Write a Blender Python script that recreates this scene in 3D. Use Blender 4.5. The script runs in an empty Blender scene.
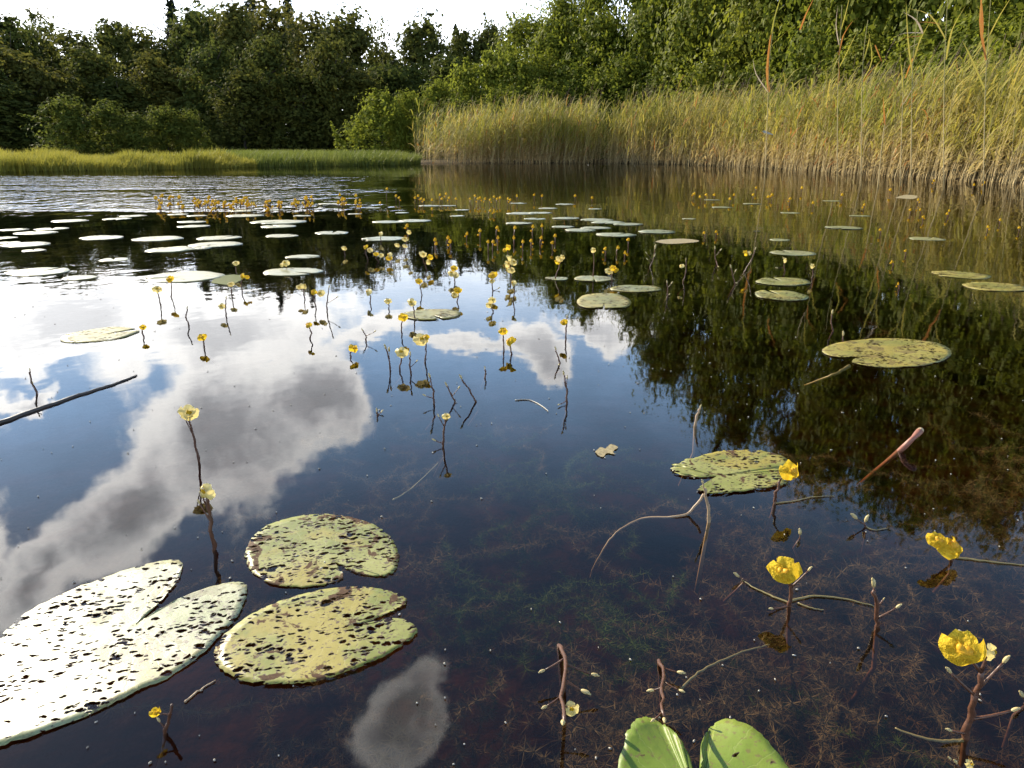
import bpy, math, random
import numpy as np
from mathutils import Vector, Matrix, Euler

random.seed(7)
RNG = np.random.default_rng(11)
SC = bpy.context.scene
COL = SC.collection
PI = math.pi
R = math.radians

# ------------------------------------------------------------------ camera
H_CAM, F_PX = 0.45, 731.0
PITCH = math.atan((384 - 150) / F_PX)
cam_d = bpy.data.cameras.new('camera')
cam = bpy.data.objects.new('camera', cam_d); COL.objects.link(cam)
cam.location = (0, 0, H_CAM)
cam.rotation_euler = (PI / 2 - PITCH, 0, 0)
cam_d.sensor_width = 36; cam_d.lens = F_PX / 1024 * 36
cam_d.clip_start = 0.02; cam_d.clip_end = 3000
SC.camera = cam
FW = Vector((0, math.cos(PITCH), -math.sin(PITCH)))
UP = Vector((0, math.sin(PITCH), math.cos(PITCH)))

def ray(px, py):
    return FW + Vector((1, 0, 0)) * ((px - 512) / F_PX) - UP * ((py - 384) / F_PX)
def on(px, py, z=0.0):                       # the point of the water level seen there
    d = ray(px, py); t = (z - H_CAM) / d.z
    return Vector((d.x * t, d.y * t, z))
def at(px, py, Y):                           # the point seen there at world depth Y
    d = ray(px, py); t = Y / d.y
    return Vector((d.x * t, Y, H_CAM + d.z * t))
def depth(p):
    return (p - Vector((0, 0, H_CAM))).dot(FW)
def top_at(px, py, dist, mirrored=False):    # ground position and height of a thing whose top shows there
    d = ray(px, py)
    k = dist / math.hypot(d.x, d.y)
    z = (-H_CAM - d.z * k) if mirrored else (H_CAM + d.z * k)
    return Vector((d.x * k, d.y * k, 0)), z

# ------------------------------------------------------------------ mesh helpers
def fast_mesh(name, V, F, smooth=False):
    V = np.asarray(V, np.float32); F = np.asarray(F, np.int32)
    me = bpy.data.meshes.new(name)
    me.vertices.add(len(V)); me.vertices.foreach_set('co', V.ravel())
    k = F.shape[1]
    me.loops.add(F.size); me.loops.foreach_set('vertex_index', F.ravel())
    me.polygons.add(len(F))
    me.polygons.foreach_set('loop_start', np.arange(0, F.size, k, dtype=np.int32))
    me.update(calc_edges=True); me.validate()
    if smooth: me.polygons.foreach_set('use_smooth', np.ones(len(me.polygons), bool))
    return me
class MB:
    def __init__(s): s.V, s.F, s.M = [], [], []
    def add(s, V, F, m=0):
        o = len(s.V); s.V += [tuple(v) for v in V]
        s.F += [tuple(i + o for i in f) for f in F]; s.M += [m] * len(F)
    def mesh(s, name, mats, smooth=True):
        me = bpy.data.meshes.new(name); me.from_pydata(s.V, [], s.F); me.update()
        for m in mats: me.materials.append(m)
        me.polygons.foreach_set('material_index', s.M)
        if smooth: me.polygons.foreach_set('use_smooth', [True] * len(me.polygons))
        return me
def obj(name, me, parent=None, mat=None, loc=None):
    if mat is not None: me.materials.clear(); me.materials.append(mat)
    o = bpy.data.objects.new(name, me); COL.objects.link(o)
    if parent: o.parent = parent
    if loc is not None: o.location = loc
    return o
def tag(o, label, cat, group=None):
    o['label'] = label; o['category'] = cat
    if group: o['group'] = group
    return o
def empty(name, loc, rz=0.0):
    o = bpy.data.objects.new(name, None); COL.objects.link(o)
    o.location = loc; o.rotation_euler = (0, 0, rz); o.empty_display_size = 0.1
    return o
def copy_tree(o):
    r = o.copy(); COL.objects.link(r)
    for ch in o.children:
        c = ch.copy(); COL.objects.link(c); c.parent = r
    return r
def tube(mb, pts, rad, n=6, m=0, cap=True):
    pts = [Vector(p) for p in pts]; k = len(pts)
    if not hasattr(rad, '__len__'): rad = [rad] * k
    V, F = [], []
    for i, p in enumerate(pts):
        t = (pts[min(i + 1, k - 1)] - pts[max(i - 1, 0)]).normalized()
        a = t.cross(Vector((0.3, 0.9, 0.2))).normalized(); b = t.cross(a)
        for j in range(n):
            w = 2 * PI * j / n
            V.append(p + (a * math.cos(w) + b * math.sin(w)) * rad[i])
    for i in range(k - 1):
        for j in range(n):
            j2 = (j + 1) % n
            F.append((i * n + j, i * n + j2, i * n + n + j2, i * n + n + j))
    if cap:
        F.append(tuple(range(n - 1, -1, -1))); F.append(tuple(range((k - 1) * n, k * n)))
    mb.add(V, F, m)
def smooth_path(pts, n):
    pts = [Vector(p) for p in pts]
    if len(pts) < 3: return [pts[0].lerp(pts[-1], i / (n - 1)) for i in range(n)]
    out = []; k = len(pts) - 1
    for i in range(n):
        u = i / (n - 1) * k; s = min(int(u), k - 1); f = u - s
        p0 = pts[max(s - 1, 0)]; p1 = pts[s]; p2 = pts[s + 1]; p3 = pts[min(s + 2, k)]
        out.append(0.5 * ((2 * p1) + (p2 - p0) * f + (2 * p0 - 5 * p1 + 4 * p2 - p3) * f * f + (3 * p1 - p0 - 3 * p2 + p3) * f ** 3))
    return out
def ellip(mb, c, r, rot=None, nu=8, nv=6, m=0):
    V, F = [], []
    rot = rot or Matrix.Identity(3); c = Vector(c)
    for i in range(nv + 1):
        th = PI * i / nv
        for j in range(nu):
            ph = 2 * PI * j / nu
            V.append(c + rot @ Vector((r[0] * math.sin(th) * math.cos(ph), r[1] * math.sin(th) * math.sin(ph), r[2] * math.cos(th))))
    for i in range(nv):
        for j in range(nu):
            j2 = (j + 1) % nu
            F.append((i * nu + j, i * nu + nu + j, i * nu + nu + j2, i * nu + j2))
    mb.add(V, F, m)

# ------------------------------------------------------------------ node helpers
class NB:
    def __init__(s, nt): s.nt = nt; nt.nodes.clear()
    def n(s, t, **kw):
        x = s.nt.nodes.new(t)
        for k, v in kw.items(): setattr(x, k, v)
        return x
    def put(s, sock, v):
        if v is None: return
        if isinstance(v, (int, float)): sock.default_value = v
        elif isinstance(v, (tuple, list)):
            sock.default_value = tuple(v) + ((1.0,) if len(v) == 3 and len(sock.default_value) == 4 else ())
        else: s.nt.links.new(v, sock)
    def m(s, op, a, b=None, c=None, clamp=False):
        x = s.n('ShaderNodeMath', operation=op); x.use_clamp = clamp
        s.put(x.inputs[0], a); s.put(x.inputs[1], b); s.put(x.inputs[2], c); return x.outputs[0]
    def step(s, v, lo, hi, a=0.0, b=1.0):
        x = s.n('ShaderNodeMapRange', interpolation_type='SMOOTHSTEP')
        s.put(x.inputs[0], v)
        for i, q in enumerate((lo, hi, a, b)): s.put(x.inputs[i + 1], q)
        return x.outputs[0]
    def mix(s, f, a, b):
        x = s.n('ShaderNodeMix', data_type='RGBA')
        s.put(x.inputs[0], f); s.put(x.inputs[6], a); s.put(x.inputs[7], b); return x.outputs[2]
    def noise(s, vec, scale, detail=4, rough=0.55, out=0, dist=0.0):
        x = s.n('ShaderNodeTexNoise')
        s.put(x.inputs['Vector'], vec); x.inputs['Scale'].default_value = scale
        x.inputs['Detail'].default_value = detail; x.inputs['Roughness'].default_value = rough
        x.inputs['Distortion'].default_value = dist
        return x.outputs[out]
    def comb(s, a, b, c=0.0):
        x = s.n('ShaderNodeCombineXYZ')
        for i, q in enumerate((a, b, c)): s.put(x.inputs[i], q)
        return x.outputs[0]
    def sep(s, v):
        x = s.n('ShaderNodeSeparateXYZ'); s.put(x.inputs[0], v); return x.outputs
    def vm(s, op, a, b=None):
        x = s.n('ShaderNodeVectorMath', operation=op); s.put(x.inputs[0], a); s.put(x.inputs[1], b)
        return x.outputs['Value'] if op in ('DOT_PRODUCT', 'LENGTH') else x.outputs[0]
    def bump(s, h, strength, dist):
        x = s.n('ShaderNodeBump'); x.inputs['Strength'].default_value = strength
        x.inputs['Distance'].default_value = dist; s.put(x.inputs['Height'], h); return x.outputs[0]
    def mixs(s, f, a, b):
        x = s.n('ShaderNodeMixShader'); s.put(x.inputs[0], f)
        s.nt.links.new(a, x.inputs[1]); s.nt.links.new(b, x.inputs[2]); return x.outputs[0]
    def prin(s, col, rough=0.5, spec=0.4, normal=None, coat=0.0, coat_rough=0.2):
        x = s.n('ShaderNodeBsdfPrincipled')
        s.put(x.inputs['Base Color'], col); s.put(x.inputs['Roughness'], rough)
        s.put(x.inputs['Specular IOR Level'], spec); s.put(x.inputs['Normal'], normal)
        s.put(x.inputs['Coat Weight'], coat); s.put(x.inputs['Coat Roughness'], coat_rough)
        return x.outputs[0]
    def trans(s, col):
        x = s.n('ShaderNodeBsdfTranslucent'); s.put(x.inputs[0], col); return x.outputs[0]
    def out(s, surf, vol=None):
        o = s.n('ShaderNodeOutputMaterial'); s.nt.links.new(surf, o.inputs[0])
        if vol: s.nt.links.new(vol, o.inputs[1])
def new_mat(name):
    m = bpy.data.materials.new(name); m.use_nodes = True
    return m, NB(m.node_tree)

# ------------------------------------------------------------------ sun and sky
sd = ray(-165, 668).normalized(); SUN = Vector((sd.x, sd.y, -sd.z))
SUN_EL = math.asin(SUN.z); SUN_AZ = math.atan2(SUN.x, SUN.y)
ld = bpy.data.lights.new('sun', 'SUN'); lo = bpy.data.objects.new('sun', ld); COL.objects.link(lo)
ld.energy = 5.0; ld.angle = R(0.53); ld.color = (1.0, 0.89, 0.68)
lo.rotation_euler = SUN.to_track_quat('Z', 'Y').to_euler(); lo.location = (-20, 20, 30)

w = bpy.data.worlds.new('World'); SC.world = w; w.use_nodes = True
B = NB(w.node_tree)
SKY_S = 0.11
sky = B.n('ShaderNodeTexSky', sky_type='NISHITA'); sky.sun_disc = False
sky.sun_elevation = SUN_EL; sky.sun_rotation = SUN_AZ; sky.air_density = 1.2; sky.dust_density = 0.2; sky.ozone_density = 2.5
dirv = B.vm('NORMALIZE', B.n('ShaderNodeTexCoord').outputs['Generated'])
X, Y, Z = B.sep(dirv)[:3]
az = B.m('ARCTAN2', X, Y); el = B.m('ARCSINE', B.m('MINIMUM', B.m('MAXIMUM', Z, -1), 1))
wx, wy, wz = B.sep(B.noise(dirv, 7.0, 7, 0.62, out=1))[:3]
az2 = B.m('ADD', az, B.m('MULTIPLY', B.m('SUBTRACT', wx, 0.5), 0.17))
el2 = B.m('ADD', el, B.m('MULTIPLY', B.m('SUBTRACT', wy, 0.5), 0.13))
def skyat(px, py):                              # azimuth / elevation of the piece of sky mirrored there
    d = ray(px, py).normalized(); return math.atan2(d.x, d.y), math.asin(-d.z)
CLOUDS = [  # x, y, half-length, half-width (px of the mirrored sky), tilt, wispy
    (235, 430, 128, 84, -22, 0), (120, 520, 115, 62, -36, 0), (40, 575, 70, 40, -20, 0), (315, 395, 60, 62, -30, 0),
    (60, 320, 170, 52, -5, 0), (230, 335, 150, 48, -8, 0), (370, 330, 120, 26, -12, 1), (470, 335, 110, 18, 5, 1),
    (535, 348, 42, 30, 30, 0), (600, 322, 70, 22, 0, 0), (640, 300, 60, 26, 0, 0), (404, 712, 62, 52, -50, 0),
    (-120, 420, 160, 80, -20, 0), (-60, 560, 90, 60, -30, 0), (30, 395, 80, 16, -15, 1),
]
Dm = None; Wp = None
for (px, py, a, b, tilt, wis) in CLOUDS:
    a0, e0 = skyat(px, py)
    a1, e1 = skyat(px + 10, py); sx = math.hypot(a1 - a0, e1 - e0) / 10
    a2, e2 = skyat(px, py + 10); sy = math.hypot(a2 - a0, e2 - e0) / 10
    da = B.m('SUBTRACT', az2, a0); de = B.m('SUBTRACT', el2, e0)
    c, s_ = math.cos(R(tilt)), math.sin(R(tilt))
    u = B.m('DIVIDE', B.m('ADD', B.m('MULTIPLY', da, c), B.m('MULTIPLY', de, s_)), a * sx)
    v = B.m('DIVIDE', B.m('SUBTRACT', B.m('MULTIPLY', de, c), B.m('MULTIPLY', da, s_)), b * sy)
    q = B.m('SUBTRACT', 1.0 if not wis else 0.62, B.m('SQRT', B.m('ADD', B.m('MULTIPLY', u, u), B.m('MULTIPLY', v, v))))
    Dm = q if Dm is None else B.m('SMOOTH_MAX', Dm, q, 0.15)
fb = B.noise(dirv, 11.0, 8, 0.6)
dens = B.m('ADD', Dm, B.m('MULTIPLY', B.m('SUBTRACT', fb, 0.5), 0.95))
cover = B.step(dens, 0.0, 0.27)
fb2 = B.noise(B.vm('ADD', dirv, (0.07, -0.03, 0.05)), 6.5, 6, 0.62)
thick = B.m('MULTIPLY', B.step(B.m('ADD', dens, B.m('MULTIPLY', B.m('SUBTRACT', fb2, 0.5), 1.5)), 0.20, 0.86), B.step(el, R(13), R(18.5), 0.66, 1.0))
sdot = B.m('MAXIMUM', B.vm('DOT_PRODUCT', dirv, tuple(SUN)), 0.0)
glow = B.m('POWER', sdot, 10.0)
bright = B.m('ADD', 2.0, B.m('MULTIPLY', glow, 1.5))
fine = B.m('ADD', 0.72, B.m('MULTIPLY', B.noise(dirv, 26.0, 5, 0.6), 0.56))
dark = B.m('MULTIPLY', B.m('ADD', 0.92, B.m('MULTIPLY', glow, 0.35)), fine)
lum = B.m('ADD', B.m('MULTIPLY', bright, B.m('SUBTRACT', 1, thick)), B.m('MULTIPLY', dark, thick))
ccol = B.mix(thick, (1.0, 0.985, 0.96), (0.93, 0.95, 1.0))
cl = B.n('ShaderNodeVectorMath', operation='SCALE'); B.put(cl.inputs[0], ccol); B.put(cl.inputs[3], B.m('DIVIDE', lum, SKY_S))
# bright thin veil near the horizon
veil = B.m('MULTIPLY', B.step(el, R(31), R(9)), B.m('ADD', 0.75, B.m('MULTIPLY', B.step(fb, 0.35, 0.65), 0.25)))
vcol = B.n('ShaderNodeVectorMath', operation='SCALE'); B.put(vcol.inputs[0], B.mix(B.step(el, R(5), R(17)), (0.96, 0.98, 1.0), (0.40, 0.64, 1.0))); B.put(vcol.inputs[3], B.m('DIVIDE', B.m('ADD', 1.7, B.m('MULTIPLY', glow, 0.7)), SKY_S))
c1 = B.mix(veil, sky.outputs[0], vcol.outputs[0])
c2 = B.mix(cover, c1, cl.outputs[0])
bg = B.n('ShaderNodeBackground'); B.put(bg.inputs[0], c2); bg.inputs[1].default_value = SKY_S
wo = B.n('ShaderNodeOutputWorld'); B.nt.links.new(bg.outputs[0], wo.inputs[0])
w.cycles.sampling_method = 'MANUAL'; w.cycles.sample_map_resolution = 1024

# ------------------------------------------------------------------ materials
def leaf_mat(name, c1, c2, c3, transl=0.35, rough=0.75, spec=0.10):
    m, b = new_mat(name)
    isl = b.n('ShaderNodeNewGeometry').outputs['Random Per Island']
    ob = b.n('ShaderNodeObjectInfo').outputs['Random']
    pos = b.n('ShaderNodeTexCoord').outputs['Object']
    f = b.m('ADD', b.m('MULTIPLY', isl, 0.45), b.m('MULTIPLY', b.step(b.noise(pos, 6.5, 3), 0.36, 0.64), 0.55))
    col = b.mix(f, c1, c2)
    col = b.mix(b.m('MULTIPLY', ob, 0.75), col, c3)
    b.out(b.mixs(transl, b.prin(col, rough, spec), b.trans(col)))
    return m
M_oak = leaf_mat('dark leaves', (0.050, 0.066, 0.015), (0.105, 0.118, 0.022), (0.125, 0.112, 0.022), 0.50)
M_spruce = leaf_mat('spruce needles', (0.018, 0.032, 0.016), (0.035, 0.050, 0.022), (0.04, 0.05, 0.024), 0.12)
M_brush = leaf_mat('light shrub leaves', (0.12, 0.15, 0.018), (0.21, 0.22, 0.028), (0.19, 0.215, 0.026), 0.55)
M_alder = leaf_mat('alder leaves', (0.098, 0.132, 0.013), (0.190, 0.210, 0.024), (0.20, 0.208, 0.022), 0.56, 0.6, 0.15)

M_scrub = leaf_mat('dull scrub leaves', (0.070, 0.092, 0.016), (0.14, 0.155, 0.026), (0.12, 0.135, 0.022), 0.5)
def bark_mat():
    m, b = new_mat('bark'); p = b.n('ShaderNodeTexCoord').outputs['Object']
    n = b.noise(p, 6, 5); b.out(b.prin(b.mix(n, (0.035, 0.028, 0.022), (0.11, 0.09, 0.07)), 0.9, 0.2, b.bump(n, 0.6, 0.05)))
    return m
M_bark = bark_mat()

def reed_mat(name, leafy):
    m, b = new_mat(name); g = b.n('ShaderNodeNewGeometry'); isl = g.outputs['Random Per Island']
    z = b.sep(g.outputs['Position'])[2]
    big = b.step(b.noise(g.outputs['Position'], 0.55, 3), 0.35, 0.68)
    if leafy:
        green = b.mix(isl, (0.20, 0.22, 0.028), (0.37, 0.32, 0.055))
        green = b.mix(big, green, b.mix(isl, (0.29, 0.26, 0.040), (0.44, 0.34, 0.085)))
        dead = b.mix(isl, (0.38, 0.28, 0.10), (0.56, 0.44, 0.21))
        zz = b.m('ADD', z, b.m('MULTIPLY', b.m('SUBTRACT', isl, 0.5), 0.8))
        col = b.mix(b.step(zz, 0.25, 0.85), dead, green)
        col = b.mix(b.m('GREATER_THAN', b.m('FRACT', b.m('MULTIPLY', isl, 17.3)), 0.965), col, (0.42, 0.17, 0.04))
    else:
        col = b.mix(b.step(z, 0.5, 1.5), b.mix(isl, (0.34, 0.24, 0.10), (0.54, 0.42, 0.21)), b.mix(isl, (0.22, 0.22, 0.07), (0.33, 0.27, 0.12)))
    b.out(b.mixs(0.45 if leafy else 0.0, b.prin(col, 0.6, 0.15), b.trans(col)))
    return m
M_reed_leaf = reed_mat('reed blades', True); M_reed_stem = reed_mat('reed stems', False)
def simple(name, ca, cb, scale=40, rough=0.6, spec=0.3, transl=0.0, bumpd=0.0):
    m, b = new_mat(name); p = b.n('ShaderNodeTexCoord').outputs['Object']
    isl = b.n('ShaderNodeNewGeometry').outputs['Random Per Island']
    n = b.noise(p, scale, 4)
    f = b.m('MULTIPLY_ADD', isl, 0.5, b.m('MULTIPLY', b.step(n, 0.3, 0.7), 0.5))
    col = b.mix(f, ca, cb)
    sh = b.prin(col, rough, spec, b.bump(n, 0.6, bumpd) if bumpd else None)
    if transl: sh = b.mixs(transl, sh, b.trans(col))
    b.out(sh); return m
M_orange = simple('rusty blade', (0.36, 0.10, 0.02), (0.42, 0.22, 0.05), 8, transl=0.4)
M_straw = simple('straw blade', (0.48, 0.38, 0.22), (0.60, 0.45, 0.30), 8, transl=0.25)
M_plume = simple('reed plume', (0.15, 0.09, 0.06), (0.26, 0.18, 0.11), 8, transl=0.2)
M_petal = simple('yellow petal', (0.66, 0.38, 0.008), (0.90, 0.64, 0.05), 4.5, 0.65, 0.15, 0.45, 0.015)
M_palate = simple('orange palate', (0.72, 0.30, 0.01), (0.80, 0.46, 0.02), 300, 0.5, 0.3, 0.2)
M_palep = simple('pale petal', (0.70, 0.53, 0.14), (0.82, 0.68, 0.30), 2.6, 0.5, 0.3, 0.35)
M_bud = simple('bud', (0.44, 0.34, 0.12), (0.62, 0.50, 0.26), 200, 0.45, 0.4, 0.15)
M_stem = simple('flower stalk', (0.035, 0.015, 0.010), (0.135, 0.058, 0.030), 170, 0.4, 0.45, 0, 0.001)
M_stemgreen = simple('thin green stalk', (0.16, 0.13, 0.05), (0.26, 0.20, 0.08), 60, 0.4, 0.5)
M_pink = simple('pink stalk', (0.22, 0.085, 0.055), (0.34, 0.15, 0.10), 60, 0.45, 0.4, 0, 0.002)
M_twig = simple('wet twig', (0.035, 0.028, 0.025), (0.075, 0.06, 0.05), 30, 0.4, 0.4, 0, 0.002)
M_tan = simple('bleached stem', (0.24, 0.16, 0.09), (0.40, 0.28, 0.17), 50, 0.5, 0.4, 0, 0.001)
M_weed = simple('brown pondweed', (0.060, 0.040, 0.020), (0.17, 0.12, 0.058), 8, 0.7, 0.1)
M_algae = simple('green pondweed', (0.035, 0.060, 0.008), (0.075, 0.11, 0.016), 8, 0.7, 0.1)
M_speck = simple('pale specks', (0.22, 0.19, 0.14), (0.45, 0.42, 0.36), 30, 0.4, 0.4)
M_leaflit = simple('leaf litter', (0.10, 0.07, 0.03), (0.42, 0.34, 0.18), 260, 0.6, 0.3)
M_grass = simple('bank grass', (0.21, 0.205, 0.028), (0.36, 0.31, 0.055), 0.5, 0.55, 0.25, 0.4)
M_grass2 = simple('fresh grass', (0.095, 0.125, 0.020), (0.20, 0.215, 0.042), 0.5, 0.55, 0.25, 0.4)

def pad_mat(name, ca, cb, dens, patch, rough=0.36, spec=0.55, coat=0.18, hs=1.0, yellow=0.5):
    """water-lily leaf: waxy, veined, beetle-eaten holes that run out from the stalk, brown dead patches"""
    m, b = new_mat(name)
    p = b.n('ShaderNodeTexCoord').outputs['Object']; ob = b.n('ShaderNodeObjectInfo').outputs['Random']
    off = b.comb(b.m('MULTIPLY', ob, 31.0), b.m('MULTIPLY', ob, 17.0), b.m('MULTIPLY', ob, 53.0))
    po = b.vm('ADD', p, off)
    wv = b.n('ShaderNodeVectorMath', operation='SCALE'); B2 = b.vm('SUBTRACT', b.noise(po, 70, 3, out=1), (0.5, 0.5, 0.5))
    b.put(wv.inputs[0], B2); wv.inputs[3].default_value = 0.016 * hs
    pw = b.vm('ADD', p, wv.outputs[0])
    x, y, _ = b.sep(pw)[:3]
    r = b.m('SQRT', b.m('ADD', b.m('MULTIPLY', x, x), b.m('MULTIPLY', y, y))); th = b.m('ARCTAN2', y, x)
    cells = b.comb(b.m('MULTIPLY', b.m('ADD', x, b.m('MULTIPLY', y, 0.35)), 88 / hs), b.m('MULTIPLY', b.m('SUBTRACT', y, b.m('MULTIPLY', x, 0.25)), 175 / hs), b.m('MULTIPLY', ob, 40.0))
    v = b.n('ShaderNodeTexVoronoi'); b.put(v.inputs['Vector'], cells); v.inputs['Scale'].default_value = 1.0
    dist, vc = v.outputs['Distance'], v.outputs['Color']
    r1, r2, _ = b.sep(vc)[:3]
    clus = b.step(b.noise(po, 16 / hs, 3), 0.36, 0.66)
    thr = b.m('MULTIPLY', b.m('ADD', 0.06, b.m('MULTIPLY', b.m('POWER', r1, 1.0), 0.62)), b.m('ADD', 0.55, b.m('MULTIPLY', clus, 0.55)))
    use = b.m('LESS_THAN', r2, b.m('MULTIPLY', b.m('ADD', 0.5, clus), dens))
    edge = b.m('MULTIPLY', b.step(b.m('SUBTRACT', dist, thr), 0.10, 0.02), use)
    hole = b.m('MULTIPLY', b.step(b.m('SUBTRACT', dist, thr), 0.03, -0.03), use)
    tone = b.mix(b.step(b.noise(po, 11 / hs, 4), 0.35, 0.65), ca, cb)
    yl = b.m('MULTIPLY', b.step(b.noise(po, 9 / hs, 4, 0.6, dist=0.6), 0.47, 0.60), yellow)
    tone = b.mix(yl, tone, (0.36, 0.26, 0.040))
    vein = b.step(b.m('ABSOLUTE', b.m('SUBTRACT', b.m('FRACT', b.m('MULTIPLY', th, 3.4)), 0.5)), 0.45, 0.5)
    tone = b.mix(b.m('MULTIPLY', vein, 0.12), tone, (0.46, 0.44, 0.20))
    dead = b.m('MULTIPLY', b.step(b.noise(b.vm('ADD', po, (3.3, 1.7, 0.2)), 26 / hs, 5, 0.62, dist=0.5), 0.560, 0.60), patch)
    tone = b.mix(dead, tone, (0.075, 0.036, 0.026))
    tone = b.mix(edge, tone, (0.085, 0.055, 0.03))
    v2 = b.n('ShaderNodeTexVoronoi'); b.put(v2.inputs['Vector'], b.comb(b.m('MULTIPLY', b.m('ADD', x, b.m('MULTIPLY', y, 0.6)), 150 / hs), b.m('MULTIPLY', b.m('SUBTRACT', y, b.m('MULTIPLY', x, 0.6)), 210 / hs), 3.0)); v2.inputs['Scale'].default_value = 1.0
    q1, q2, _ = b.sep(v2.outputs['Color'])[:3]
    scar = b.m('MULTIPLY', b.step(b.m('SUBTRACT', v2.outputs['Distance'], b.m('MULTIPLY', q1, 0.5)), 0.08, -0.02), b.m('LESS_THAN', q2, b.m('MULTIPLY', clus, dens * 1.15)))
    tone = b.mix(b.m('MULTIPLY', scar, 0.85), tone, (0.085, 0.045, 0.022))
    mot = b.noise(po, 240, 3)
    tone = b.mix(b.step(mot, 0.56, 0.68, 0.0, 0.65), tone, (0.16, 0.11, 0.05))
    hgt = b.m('ADD', b.m('MULTIPLY', b.noise(po, 45, 4), 1.0), b.m('MULTIPLY', vein, -0.07))
    nb = b.bump(hgt, 0.35, 0.003)
    rg = b.m('ADD', rough, b.m('MULTIPLY', dead, 0.3))
    sh = b.prin(tone, rg, b.m('MULTIPLY', spec, b.m('SUBTRACT', 1.0, b.m('MULTIPLY', dead, 0.8))), nb, b.m('MULTIPLY', coat, b.m('SUBTRACT', 1.0, dead)), 0.3)
    sh = b.mixs(0.10, sh, b.trans(tone))
    tr = b.n('ShaderNodeBsdfTransparent')
    b.out(b.mixs(b.m('MULTIPLY', hole, b.step(r1, 0.12, 0.2, 0.0, 1.0)), sh, tr.outputs[0]))
    return m
M_pad = pad_mat('eaten lily leaf', (0.175, 0.190, 0.030), (0.29, 0.28, 0.075), 1.0, 0.95, 0.42, 0.45, 0.08, hs=0.88, yellow=0.6)
M_padglare = pad_mat('sun glare lily leaf', (0.22, 0.24, 0.08), (0.32, 0.33, 0.17), 1.25, 0.35, 0.44, 0.8, 0.7, hs=0.85)  # sun glare partly put into the paler base colour, the rest is gloss
M_padmid = pad_mat('pocked lily leaf', (0.20, 0.21, 0.055), (0.30, 0.28, 0.09), 0.62, 0.4, hs=1.0)
M_padfresh = pad_mat('fresh lily leaf', (0.13, 0.19, 0.022), (0.18, 0.24, 0.035), 0.015, 0.0, 0.45, 0.35, 0.05, yellow=0.1)
M_padfar = pad_mat('pale lily leaf', (0.21, 0.22, 0.09), (0.31, 0.30, 0.14), 0.15, 0.2, 0.40, 0.6, 0.5, hs=2.0, yellow=0.2)
M_padgold = pad_mat('yellowing lily leaf', (0.20, 0.19, 0.03), (0.34, 0.28, 0.06), 0.55, 0.5, 0.45, 0.5, 0.15)

# ground
mg, b = new_mat('bank soil and pond mud'); p = b.n('ShaderNodeNewGeometry').outputs['Position']; z = b.sep(p)[2]
mud = b.mix(b.step(b.noise(p, 5, 6, 0.65), 0.4, 0.68), (0.022, 0.016, 0.009), (0.15, 0.105, 0.052))
soil = b.mix(b.noise(p, 1.4, 5), (0.030, 0.034, 0.012), (0.07, 0.07, 0.026))
b.out(b.prin(b.mix(b.step(z, 0.05, 0.15), mud, soil), 0.95, 0.1, b.bump(b.noise(p, 9, 5), 0.7, 0.05))); M_ground = mg

# water
mw, b = new_mat('pond water'); P = b.n('ShaderNodeNewGeometry').outputs['Position']
x, y, _ = b.sep(P)[:3]
side = b.m('ADD', x, b.m('MULTIPLY', y, 0.20))
sidew = b.m('ADD', side, b.m('MULTIPLY', b.m('SUBTRACT', b.noise(P, 0.5, 3), 0.5), 2.2))
breeze = b.m('MULTIPLY', b.m('MULTIPLY', b.step(sidew, 0.7, -0.9), b.step(y, 4.9, 6.9)), b.step(y, 15.5, 12.5))
breeze = b.m('MULTIPLY', breeze, b.step(b.noise(b.vm('MULTIPLY', P, (0.35, 0.9, 1)), 0.9, 3), 0.30, 0.55, 0.25, 1.0))
loc = b.m('MULTIPLY', b.step(side, 0.0, -1.2), b.m('MULTIPLY', b.step(y, 1.3, 1.9), b.step(y, 4.5, 3.0)))
rip = b.m('ADD', b.noise(b.vm('MULTIPLY', P, (2.0, 0.9, 1)), 3.2, 2, 0.45), b.m('MULTIPLY', b.noise(P, 14, 1), 0.12))
calm = b.noise(b.vm('MULTIPLY', P, (1.0, 0.55, 1)), 2.4, 2, 0.45)
calm2 = b.noise(b.vm('MULTIPLY', P, (1.0, 0.8, 1)), 9.0, 2, 0.5)
far = b.step(y, 2.0, 7.0, 0.25, 1.0)
hh = b.m('ADD', b.m('MULTIPLY', rip, b.m('MULTIPLY', breeze, 0.075)), b.m('ADD', b.m('MULTIPLY', calm, b.m('MULTIPLY', far, 0.0036)), b.m('MULTIPLY', calm2, b.m('ADD', 0.00035, b.m('MULTIPLY', loc, 0.0011)))))
nrm = b.bump(hh, 1.0, 1.0)
fr = b.n('ShaderNodeFresnel'); b.put(fr.inputs[0], b.m('MULTIPLY_ADD', b.n('ShaderNodeNewGeometry').outputs['Backfacing'], 1 / 1.40 - 1.40, 1.40)); b.put(fr.inputs['Normal'], nrm)
gl = b.n('ShaderNodeBsdfGlossy'); gl.inputs['Roughness'].default_value = 0.025; b.put(gl.inputs['Normal'], nrm)
tr = b.n('ShaderNodeBsdfTransparent'); tr.inputs[0].default_value = (0.92, 0.88, 0.80, 1)
va = b.n('ShaderNodeVolumeAbsorption'); va.inputs[0].default_value = (0.62, 0.42, 0.22, 1); va.inputs[1].default_value = 3.5
b.out(b.mixs(fr.outputs[0], tr.outputs[0], gl.outputs[0]), va.outputs[0]); M_water = mw

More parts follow.
